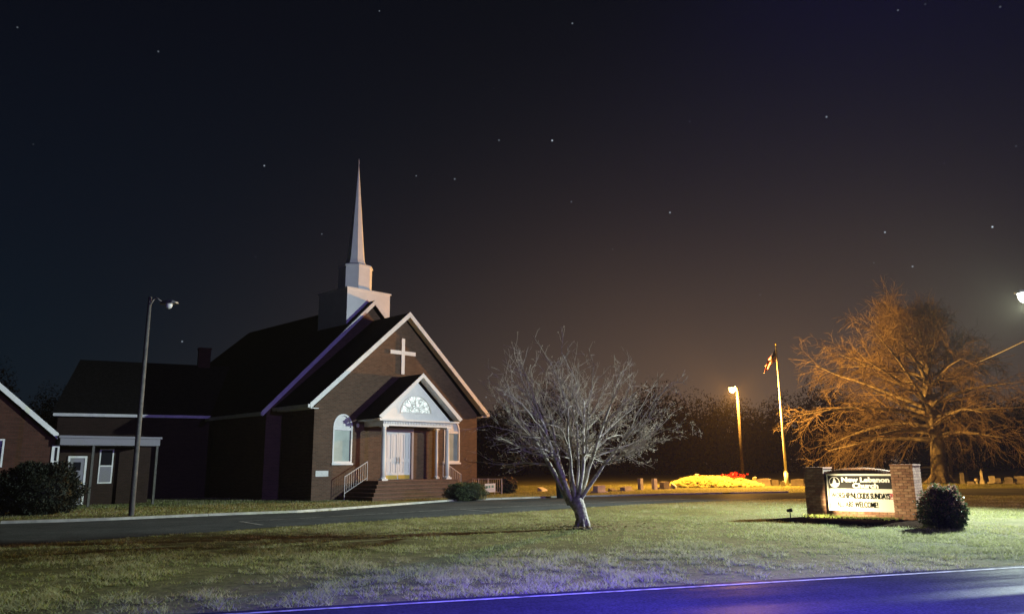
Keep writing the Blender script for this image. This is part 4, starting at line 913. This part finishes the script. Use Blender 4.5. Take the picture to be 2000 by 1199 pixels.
# ------------------------------------------------------------------ trees
def grow(mb, p, d, L, r0, r1, seg, wob, trop, n, g):
    pts = [Vector(p)]; rad = [r0]; d = Vector(d).normalized(); dirs = [d.copy()]
    for i in range(seg):
        d = (d + Vector((g.gauss(0, wob), g.gauss(0, wob), g.gauss(0, wob))) + trop * (1.0 / seg)).normalized()
        pts.append(pts[-1] + d * (L / seg)); rad.append(r0 + (r1 - r0) * (i + 1) / seg); dirs.append(d.copy())
    mb.tube(pts, rad, n, cap=False)
    return pts, rad, dirs
def side(d, ang, g):
    o_ = d.orthogonal().normalized(); o_.rotate(Matrix.Rotation(g.uniform(0, 6.283), 3, d)); return (d * math.cos(ang) + o_ * math.sin(ang)).normalized()
def small_tree(base):
    g = random.Random(31)
    t_ = thing('bare_tree', (base.x, base.y, 0), 'small leafless multi-stemmed tree on the front lawn', 'tree')
    tr = MB(); cr_ = MB(); pods = []
    fork = Vector((-.18, .0, .62))
    tr.tube([(.02, 0, -.1), (.01, 0, .0), (.0, 0, .06), (-.01, 0, .25), (-.06, 0, .48), (-.17, 0, .70), (-.2, 0, .78)], [.27, .225, .185, .160, .165, .205, .11], 12)
    for a in range(7):
        an = a * .9 + .2; tr.tube([(math.cos(an) * .10, math.sin(an) * .10, .26), (math.cos(an) * .17, math.sin(an) * .17, .06), (math.cos(an) * .27, math.sin(an) * .27, -.03)], [.06, .05, .02], 6)
    # stems: (heading x, heading y, lean, length, radius)
    stems = [(-.56, .1, 1.0, 2.5, .080), (-.42, -.25, 1.15, 2.7, .070), (-.26, .3, 1.2, 2.6, .062), (-.06, -.2, 1.2, 2.4, .048), (.10, .25, 1.2, 2.5, .046),
             (.24, -.12, 1.15, 2.6, .058), (.42, .12, 1.15, 2.6, .066), (.54, -.2, 1.05, 2.4, .055), (.30, .4, 1.1, 2.4, .05), (-.15, .45, 1.1, 2.4, .045)]
    for k_, (hx, hy, hz_, L_, r_) in enumerate(stems):
        p = fork + Vector((hx * .22, hy * .22, -.02 + .1 * g.random()))
        pts, rad, dirs = grow(tr, p, (hx, hy, hz_), L_, r_, r_ * .42, 9, .075, Vector((0, 0, .25)), 8, g)
        nb = 9
        for j in range(nb):
            f = .46 + .54 * j / (nb - 1); i = min(len(pts) - 1, int(f * (len(pts) - 1))); dd = dirs[i]
            out = Vector((pts[i].x, pts[i].y, 0)); out = out.normalized() if out.length > .05 else Vector((1, 0, 0))
            low = f < .78
            nd = side(dd, R(g.uniform(18, 50)), g) + out * (g.uniform(.7, 1.7) if low else .45) + Vector((0, 0, .06 if low else .4))
            L2 = g.uniform(1.0, 2.2) if low else g.uniform(.9, 1.55)
            p2, r2, d2 = grow(cr_ if j < nb - 1 else tr, pts[i], nd, L2, rad[i] * .55, .006, 7, .12, Vector((0, 0, .35 if not low else .0)), 5, g)
            for j3 in range(7):
                i3 = min(len(p2) - 1, 2 + int(j3 / 7 * 6)); nd3 = side(d2[i3], R(g.uniform(20, 55)), g) + Vector((0, 0, .22)) + out * .2
                p3, r3, d3 = grow(cr_, p2[i3], nd3, g.uniform(.4, .95), max(.0065, r2[i3] * .6), .003, 5, .16, Vector((0, 0, .15)), 3, g)
                for j4 in range(4):
                    i4 = min(len(p3) - 1, 1 + j4); nd4 = side(d3[i4], R(g.uniform(25, 65)), g)
                    p4, _, d4 = grow(cr_, p3[i4], nd4, g.uniform(.14, .38), .0042, .0022, 3, .18, Vector((0, 0, .05)), 3, g)
                    if g.random() < (.85 if low else .2): pods.append(p4[-1])
                    if low and p4[-1].x > .3: pods.append(p4[1]); pods.append(p4[2])
    tr.build('trunk', 'bark_myrtle', t_, True); cr_.build('crown', 'twig_myrtle', t_)
    gg = np.random.RandomState(3); V = []
    for p in pods:
        for j in range(4):
            c = np.array(p) + gg.normal(0, .022, 3); a = gg.normal(size=3); a /= np.linalg.norm(a); b_ = np.cross(a, gg.normal(size=3)); b_ /= np.linalg.norm(b_)
            s_ = gg.uniform(.007, .015); V += [c - a * s_, c + b_ * s_ * .7, c + a * s_, c - b_ * s_ * .7]
    tag(link('seed_pods', tri_mesh('seed_pods', np.array(V), 'pod', None, 4), t_), kind='stuff')
small_tree(gnd(1138, 1032))
def oak_tree(base):
    g = random.Random(77)
    t_ = thing('oak_tree', (base.x, base.y, 0), 'large spreading leafless tree lit orange among the gravestones', 'tree')
    tr = MB(); cr_ = MB()
    prof = [(0, 0, -.2), (0, 0, 0), (0, 0, .35), (0, 0, 1.2), (.05, 0, 3.0), (-.05, .1, 5.0), (-.15, .1, 6.8), (-.1, .0, 8.8), (-.25, .1, 10.6), (-.2, .1, 12.2)]
    rd_ = [1.0, .88, .64, .54, .48, .42, .32, .2, .10, .03]
    tr.tube(prof, rd_, 14)
    for a in range(6):     # root flare
        an = a * 1.05 + .3; tr.tube([(math.cos(an) * .35, math.sin(an) * .35, .75), (math.cos(an) * .75, math.sin(an) * .75, .18), (math.cos(an) * 1.25, math.sin(an) * 1.25, -.06)], [.2, .19, .06], 7)
    def tp(z):
        for i in range(len(prof) - 1):
            if prof[i][2] <= z <= prof[i + 1][2]:
                f = (z - prof[i][2]) / (prof[i + 1][2] - prof[i][2]); return Vector(prof[i]).lerp(Vector(prof[i + 1]), f), rd_[i] + (rd_[i + 1] - rd_[i]) * f
    NL = 46
    for k_ in range(NL):
        f = k_ / (NL - 1); z = 3.0 + 8.2 * f ** 1.05; an = k_ * 2.39996 + .5
        c = math.cos(an); left = .5 - .5 * c            # 1 towards -x
        p, r_ = tp(z)
        L_ = (5.6 + 4.6 * left) * (1.0 - .70 * max(0, f - .25) / .75) * g.uniform(.85, 1.1)
        if f < .12: L_ *= .8
        up = -.02 + .85 * f ** .8
        d = Vector((c - .12, math.sin(an), up + .22))
        pts, rad, dirs = grow(tr, p - d.normalized() * .1, d, L_, r_ * .42 + .03, .022, 9, .07, Vector((0, 0, -.42 + .55 * f)), 6, g)
        nb = int(9 + L_ * 1.0)
        for j in range(nb):
            fi = .18 + .82 * (j + g.random() * .6) / nb; i = min(len(pts) - 1, max(1, int(fi * (len(pts) - 1) + .5)))
            nd = side(dirs[i], R(g.uniform(28, 62)), g) + Vector((0, 0, -.12 + .3 * f))
            L2 = L_ * g.uniform(.16, .34) * (1.2 - .4 * fi) + .6
            p2, r2, d2 = grow(cr_, pts[i], nd, L2, max(.02, rad[i] * .45), .010, 5, .12, Vector((0, 0, -.30 + .5 * f)), 4, g)
            for j3 in range(8):
                i3 = min(len(p2) - 1, 1 + int(j3 / 8 * 5)); nd3 = side(d2[i3], R(g.uniform(25, 60)), g) + Vector((0, 0, -.22 + .4 * f))
                p3, r3, d3 = grow(cr_, p2[i3], nd3, g.uniform(.5, 1.35), .013, .007, 4, .15, Vector((0, 0, -.35 + .5 * f)), 3, g)
                for j4 in range(4):
                    i4 = min(len(p3) - 1, 1 + j4); nd4 = side(d3[i4], R(g.uniform(25, 60)), g) + Vector((0, 0, -.15))
                    grow(cr_, p3[i4], nd4, g.uniform(.3, .75), .009, .006, 2, .15, Vector((0, 0, -.15)), 3, g)
    tr.build('trunk', 'bark_oak', t_, True); cr_.build('crown', 'twig_oak', t_)
oak_tree(gnd(1838, 943))

# dark wood behind everything
g = np.random.RandomState(50); V = []
cl_list = []
for i in range(120):
    x = -150 + (i // 2) * 5.6 + g.uniform(-2.5, 2.5); y = 116 + (i % 2) * 9 + g.uniform(-4, 8) + abs(x + 20) * .05; h = g.uniform(9.5, 15.0) * (1 + .10 * math.sin(i * .35)) + (i % 2) * 1.5
    if x < -55: h *= 1.25
    cl_list.append((x, y, h))
parts = []
for x, y, h in cl_list:
    n = 2600; u_ = g.normal(size=(n, 3)); u_ /= np.linalg.norm(u_, axis=1)[:, None]; rr = g.uniform(.25, 1.0, n) ** .6
    P = u_ * rr[:, None] * np.array([4.6, 3.0, h * .5]) + np.array([x, y, h * .48]); P[:, 2] = np.maximum(P[:, 2], 0)
    a = g.normal(size=(n, 3)); a /= np.linalg.norm(a, axis=1)[:, None]; b2 = np.cross(a, g.normal(size=(n, 3))); b2 /= np.linalg.norm(b2, axis=1)[:, None]
    s_ = g.uniform(.3, .75, n)[:, None] * np.clip(1.35 - 1.1 * (P[:, 2:3] / h), .2, 1.3)
    parts.append(np.stack([P - a * s_, P + b2 * s_ * .6, P + a * s_], 1).reshape(-1, 3))
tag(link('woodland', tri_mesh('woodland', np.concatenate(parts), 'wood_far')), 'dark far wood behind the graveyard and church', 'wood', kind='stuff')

# ------------------------------------------------------------------ graveyard
def stone_mesh(kind, w, h, d):
    b = MB()
    if kind == 'tablet': b.prism(arch(-w / 2, w / 2, -.1, h - w * .28, w * .28, 8), -d / 2, d / 2)
    elif kind == 'square': b.prism([(-w / 2, -.1), (w / 2, -.1), (w / 2 * .98, h), (-w / 2 * .98, h)], -d / 2, d / 2)
    elif kind == 'die':
        b.box(-w / 2 - .1, w / 2 + .1, -d / 2 - .1, d / 2 + .1, -.1, h * .22); b.prism([(-w / 2, h * .221), (w / 2, h * .221)] + [(w / 2 - w * i / 8, h - .06 * w * (abs(i / 4 - 1)) ** 2) for i in range(9)], -d / 2, d / 2)
    elif kind == 'slant': b.add([(-w / 2, -d / 2, -.1), (w / 2, -d / 2, -.1), (w / 2, d / 2, -.1), (-w / 2, d / 2, -.1), (-w / 2, -d / 2, h * .4), (w / 2, -d / 2, h * .4), (w / 2 * .96, d / 2, h), (-w / 2 * .96, d / 2, h)], [(0, 3, 2, 1), (4, 5, 6, 7), (0, 1, 5, 4), (1, 2, 6, 5), (2, 3, 7, 6), (3, 0, 4, 7)])
    elif kind == 'obelisk':
        b.box(-w * .75, w * .75, -w * .75, w * .75, -.1, h * .16); b.box(-w * .6, w * .6, -w * .6, w * .6, h * .161, h * .26)
        b.lathe([(w * .66, h * .262), (w * .56, h * .74), (w * .02, h)], 4, (0, 0, 0), math.pi / 4)
    elif kind == 'urn': b.box(-w * .2, w * .2, -w * .2, w * .2, -.1, h * .45); b.lathe([(w * .2, h * .45), (w * .5, h * .6), (w * .5, h * .82), (w * .3, h), (w * .05, h * 1.02)], 10)
    return b
GS = [ # x0, x1, ytop, ybase, kind, material, label
 (1050, 1069, 951, 959, 'slant', 'marble', 'low slanted grave marker by itself near the drive, left of the bin'),
 (1157, 1184, 947, 962, 'die', 'marble', 'wide pale gravestone with curved top standing just beyond the drive'),
 (1188, 1206, 953, 959.5, 'slant', 'granite_dark', 'low dark grave marker between two wide gravestones'),
 (1208, 1239, 949, 958.5, 'die', 'granite', 'very wide low gravestone beside a pair of upright tablets'),
 (1246, 1257, 934, 956.5, 'square', 'granite', 'upright narrow flat-topped tablet, the darker of the pair'),
 (1273, 1284, 934, 956, 'square', 'marble', 'upright narrow pale tablet, the brighter of the pair'),
 (1287, 1309, 940, 955, 'die', 'granite_dark', 'wide brown gravestone beside the flower mound'),
 (1312, 1321, 943, 953.5, 'slant', 'granite', 'small low stone at the edge of the flower mound'),
 (1358, 1367, 925, 950, 'tablet', 'granite', 'round-topped stone peeking over the flower mound'),
 (1471, 1478, 931, 949, 'tablet', 'marble', 'small upright tablet between orange lamp pole and flagpole'),
 (1480, 1507, 934, 948.5, 'die', 'granite_dark', 'dark wide gravestone with rounded top behind the mound end'),
 (1509, 1522, 937, 949, 'square', 'granite_dark', 'dark square gravestone just left of the flagpole foot'),
 (1525, 1533, 939, 949.5, 'tablet', 'granite', 'small stone touching the foot of the flagpole'),
 (1546, 1571, 935, 949, 'die', 'granite_dark', 'wide brown gravestone between flagpole and brick sign'),
 (1876, 1884, 922, 944.5, 'tablet', 'granite', 'tall slim round-topped tablet right of the oak trunk'),
 (1890, 1903, 940, 946.5, 'slant', 'granite', 'tiny low marker beside the egg-shaped stone'),
 (1905, 1911, 934, 945, 'urn', 'marble', 'small egg-shaped urn stone beside the obelisk'),
 (1893, 1913, 929, 942, 'die', 'granite_dark', 'dim wide gravestone behind the urn stone'),
 (1914, 1924, 914.5, 945, 'obelisk', 'marble', 'pointed pale obelisk gravestone on a stepped base'),
 (1926, 1933, 934, 943, 'square', 'granite_dark', 'dim small square stone behind the obelisk'),
 (1933, 1944, 929, 944.5, 'die', 'marble', 'pale squarish gravestone between obelisk and pinkish stone'),
 (1945, 1955, 933, 944, 'die', 'granite', 'dull pinkish low gravestone beside the pale squarish one'),
 (1963, 1979, 931.5, 945, 'die', 'granite', 'broad grey gravestone near the end of the row'),
 (1982, 2004, 929, 945, 'die', 'granite', 'broadest grey gravestone at the end of the row'),
]
for i, (x0, x1, yt, yb_, kind, m_, lab) in enumerate(GS):
    p = gnd((x0 + x1) / 2, yb_); rg = p.length / 1.0
    w = (gnd(x1, yb_) - gnd(x0, yb_)).length; h = z_at((x0 + x1) / 2, yt, p); w = max(.25, w); h = max(.18, h)
    if kind == 'obelisk': w *= .62
    o = stone_mesh(kind, w, h, .2 if kind in ('tablet', 'square') else .32).build('gravestone', m_)
    o.location = (p.x, p.y, 0); o.rotation_euler = (rng.uniform(-.02, .02), rng.uniform(-.015, .03), R(54 if x0 < 1450 else -30) + rng.uniform(-.12, .12))
    tag(o, lab, 'gravestone', 'gravestones in the churchyard')
# white framed monument behind the oak
p0 = gnd(1808, 943); p0.y += 3.0; p1 = at_depth(1852, 940, p0.y + 1.5)
mw = (Vector((p1.x, p1.y, 0)) - Vector((p0.x, p0.y, 0))); mh = z_at(1808, 911, p0)
mo = thing('framed_monument', (p0.x, p0.y, 0), 'pale open framed monument with horizontal bars behind the oak trunk', 'monument', math.atan2(mw.y, mw.x))
ml = mw.length
MB().box(-.25, .22, -.15, .15, -.1, mh).build('post', 'marble', mo); MB().box(ml - .09, ml + .09, -.12, .12, -.1, mh).build('post', 'marble', mo)
MB().box(.222, ml - .092, -.10, .10, mh - .16, mh).build('lintel', 'marble', mo)
for z in (.25, .52, .79): MB().box(.222, ml - .092, -.04, .04, z, z + .08).build('bar', 'granite', mo)
hs = gnd(1862, 943); shrub('churchyard_shrub', (hs.x, hs.y + 2.5), .55, .5, .42, 1500, .06, ['leaf_dark'], 'small dim shrub between framed monument and slim tablet', 15)
# flower mound
mc = (gnd(1316, 953) + gnd(1504, 951)) / 2; mrx = (gnd(1504, 951) - gnd(1314, 953)).length / 2; mcy = mc.y + 1.9
mh = z_at(1400, 932, Vector((mc.x, mcy, 0)))
mh *= 1.12
mound = thing('flower_mound', (mc.x, mcy, 0), 'long low mound of pale ornamental plants with red blooms under the orange lamp', 'flower bed')
b = MB(); n = 36
vs = [(-.2 * mrx, 0, mh * .84)]
for f, z in ((.35, .80), (.62, .58), (.85, .26), (1.0, -.02)):
    for i in range(n):
        a = 2 * math.pi * i / n; vs.append((math.cos(a) * mrx * f - .2 * mrx * (1 - f), math.sin(a) * 1.9 * f, mh * z))
fs = [(0, 1 + i, 1 + (i + 1) % n) for i in range(n)]
for k_ in range(3): fs += [(1 + k_ * n + i, 1 + (k_ + 1) * n + i, 1 + (k_ + 1) * n + (i + 1) % n, 1 + k_ * n + (i + 1) % n) for i in range(n)]
b.add(vs, fs); b.build('soil', 'yellow_plant', mound, True)
g = np.random.RandomState(60); V = []
for i in range(1500):
    a = g.uniform(0, 6.283); f = math.sqrt(g.uniform(0, 1)) * 1.0
    x = math.cos(a) * mrx * f - .2 * mrx * (1 - f); y = math.sin(a) * 1.9 * f; z = mh * np.interp(f, (0, .35, .62, .85, 1), (.84, .80, .58, .26, 0))
    for j in range(12):
        b_ = g.uniform(0, 6.283); l = g.uniform(.12, .30); w = .028; o_ = np.array([x, y, z - .03])
        tip = o_ + np.array([math.cos(b_) * l * .75, math.sin(b_) * l * .75, l * g.uniform(.35, .9)]); s_ = np.array([-math.sin(b_), math.cos(b_), 0]) * w
        mdp = (o_ + tip) / 2 + np.array([0, 0, .03]); V += [o_, mdp + s_, tip, mdp - s_]
tag(link('foliage', tri_mesh('foliage', np.array(V), 'yellow_plant', None, 4), mound), kind='stuff')
def blooms(px, py, spread, n, seed):
    p = at_depth(px, py, mcy - .4); g = np.random.RandomState(seed); V = []; q = Vector((p.x - mc.x, p.y - mcy, p.z))
    for i in range(n):
        c = np.array([q.x + g.normal(0, spread), q.y + g.normal(0, .25), q.z + g.normal(0, .10)])
        for j in range(7):
            a = g.normal(size=3); a[2] = abs(a[2]); a /= np.linalg.norm(a); s_ = np.cross(a, g.normal(size=3)); s_ /= np.linalg.norm(s_); l = g.uniform(.10, .2)
            V += [c, c + a * l * .5 + s_ * .045, c + a * l, c + a * l * .5 - s_ * .045]
    for i in range(n // 2):      # stems
        c = np.array([q.x + g.normal(0, spread), q.y + g.normal(0, .2), q.z]); V += [c + [-.012, 0, 0], c + [.012, 0, 0], c + [.012, 0, -.5], c + [-.012, 0, -.5]]
    link('red_flowers', tri_mesh('red_flowers', np.array(V), 'red_petal', None, 4), mound)
blooms(1430, 930, .42, 46, 1); blooms(1372, 935, .18, 16, 2)

# ------------------------------------------------------------------ flag pole and flag
fb = gnd(1537, 948); fh = z_at(1519, 674, fb)
fp = thing('flagpole', (fb.x, fb.y, 0), 'tall slim pale metal flagpole with thick base sleeve', 'flagpole')
MB().tube([(0, 0, -.2), (0, 0, .9)], .15, 14).lathe([(.15, .9), (.11, .98)], 14).build('base_sleeve', 'flag_pole_metal', fp, True)
MB().tube([(0, 0, .9), (0, 0, fh * .5), (0, 0, fh)], [.088, .072, .04], 12).build('pole', 'flag_pole_metal', fp, True)
MB().lathe([(.01, 0), (.055, .03), (.07, .08), (.05, .13), (.01, .16)], 12, (0, 0, fh)).build('finial', 'brass', fp, True)
MB().tube([(.10, .02, 1.4), (.095, .02, fh - .2)], .006, 4).build('halyard', 'flag_pole_metal', fp)
nu, nv = 26, 14; vs = []; uv = []
zt_ = z_at(1520, 682, fb); zb_ = z_at(1522, 704, fb)
for i in range(nu + 1):
    u_ = i / nu
    for j in range(nv + 1):
        v_ = j / nv
        x = -.05 - .98 * u_ ** .85 * (1 - .15 * v_); z = zt_ + (zb_ - zt_) * (1 - v_) - .95 * u_ ** 1.05 - .25 * u_ * v_
        y = .10 * math.sin(u_ * 9 + v_ * 2.5) * u_ ** .5 + .06 * math.sin(u_ * 17 - v_ * 4) * u_
        vs.append((x, y, z)); uv.append((u_, v_))
fs = [(i * (nv + 1) + j, (i + 1) * (nv + 1) + j, (i + 1) * (nv + 1) + j + 1, i * (nv + 1) + j + 1) for i in range(nu) for j in range(nv)]
b = MB(); b.add(vs, fs); me = b.mesh('flag', 'flag_cloth', True); ul = me.uv_layers.new(name='UVMap')
for lp in me.loops: ul.data[lp.index].uv = uv[lp.vertex_index]
fl = link('flag', me); fl.location = (fb.x, fb.y, 0)
so = fl.modifiers.new('thickness', 'SOLIDIFY'); so.thickness = .004
tag(fl, 'striped red and white flag with blue corner hanging limp', 'flag')

# ------------------------------------------------------------------ yard sign, fence, bin
yp = gnd(947, 967)
ys = thing('yard_sign', (yp.x, yp.y, 0), 'small white yard sign on wire legs by the round shrub', 'sign', R(46))
y0 = z_at(955, 962, yp); y1 = z_at(955, 951, yp)
yw = .80
MB().box(0, yw, -.006, .006, .16, .62).build('board', 'yard_sign_board', ys)
for x in (.03, yw - .03): MB().tube([(x, .008, -.1), (x, .008, .5)], .010, 5).build('leg', 'yard_sign_board', ys)
for x, w, z, h in ((.10, .15, .37, .13), (.29, .13, .38, .14), (.50, .17, .39, .13)): MB().box(x, x + w, -.010, -.0065, z, z + h).build('printed_mark', 'teal_ink', ys)
MB().box(.10, .68, -.010, -.0065, .27, .31).build('printed_mark', 'lilac_ink', ys)
f0 = gnd(934, 958); f1 = gnd(980, 964)
f0 = Vector((-3.0, 46.2, 0)); f1 = gnd(980, 964.5); fv = f1 - f0
fe = thing('rail_fence', (f0.x, f0.y, 0), 'low pale metal rail fence beside the church corner', 'fence', math.atan2(fv.y, fv.x)); fl_ = fv.length; FHT = .84
for f in (0.02, .42, .66, 1.0): MB().tube([(fl_ * f, 0, -.1), (fl_ * f, 0, FHT + .03)], .030, 8).build('post', 'rail_paint', fe)
for z in (.12, FHT): MB().bar((0, 0, z), (fl_, 0, z), .03, .035).build('rail', 'rail_paint', fe)
k_ = int(fl_ / .14)
for i in range(1, k_): MB().tube([(fl_ * i / k_, 0, .12), (fl_ * i / k_, 0, FHT)], .008, 4).build('picket', 'rail_paint', fe)
bp_ = gnd(1097, 973)
bn = thing('waste_bin', (bp_.x, bp_.y, 0), 'dark green waste bin at the far edge of the drive', 'bin')
MB().lathe([(.20, 0), (.24, .05), (.275, .78), (.29, .80), (.29, .83)], 16).build('body', 'bin_plastic', bn, True)
MB().lathe([(.30, .832), (.30, .87), (.22, .96), (.05, 1.0)], 16).build('lid', 'bin_plastic', bn, True)

# ------------------------------------------------------------------ night air
if HAZE > 0:
    m = bpy.data.materials.new('haze'); m.use_nodes = True; nt = m.node_tree; nt.nodes.clear()
    out = nt.nodes.new('ShaderNodeOutputMaterial'); pv = nt.nodes.new('ShaderNodeVolumePrincipled'); nt.links.new(pv.outputs[0], out.inputs['Volume'])
    pv.inputs['Color'].default_value = (0.95, 0.84, 0.62, 1); pv.inputs['Density'].default_value = HAZE
    MATS['haze'] = m
    hz_ = MB().box(-950, 950, -350, 1550, -1.0, 24).build('haze', 'haze'); tag(hz_, kind='stuff')
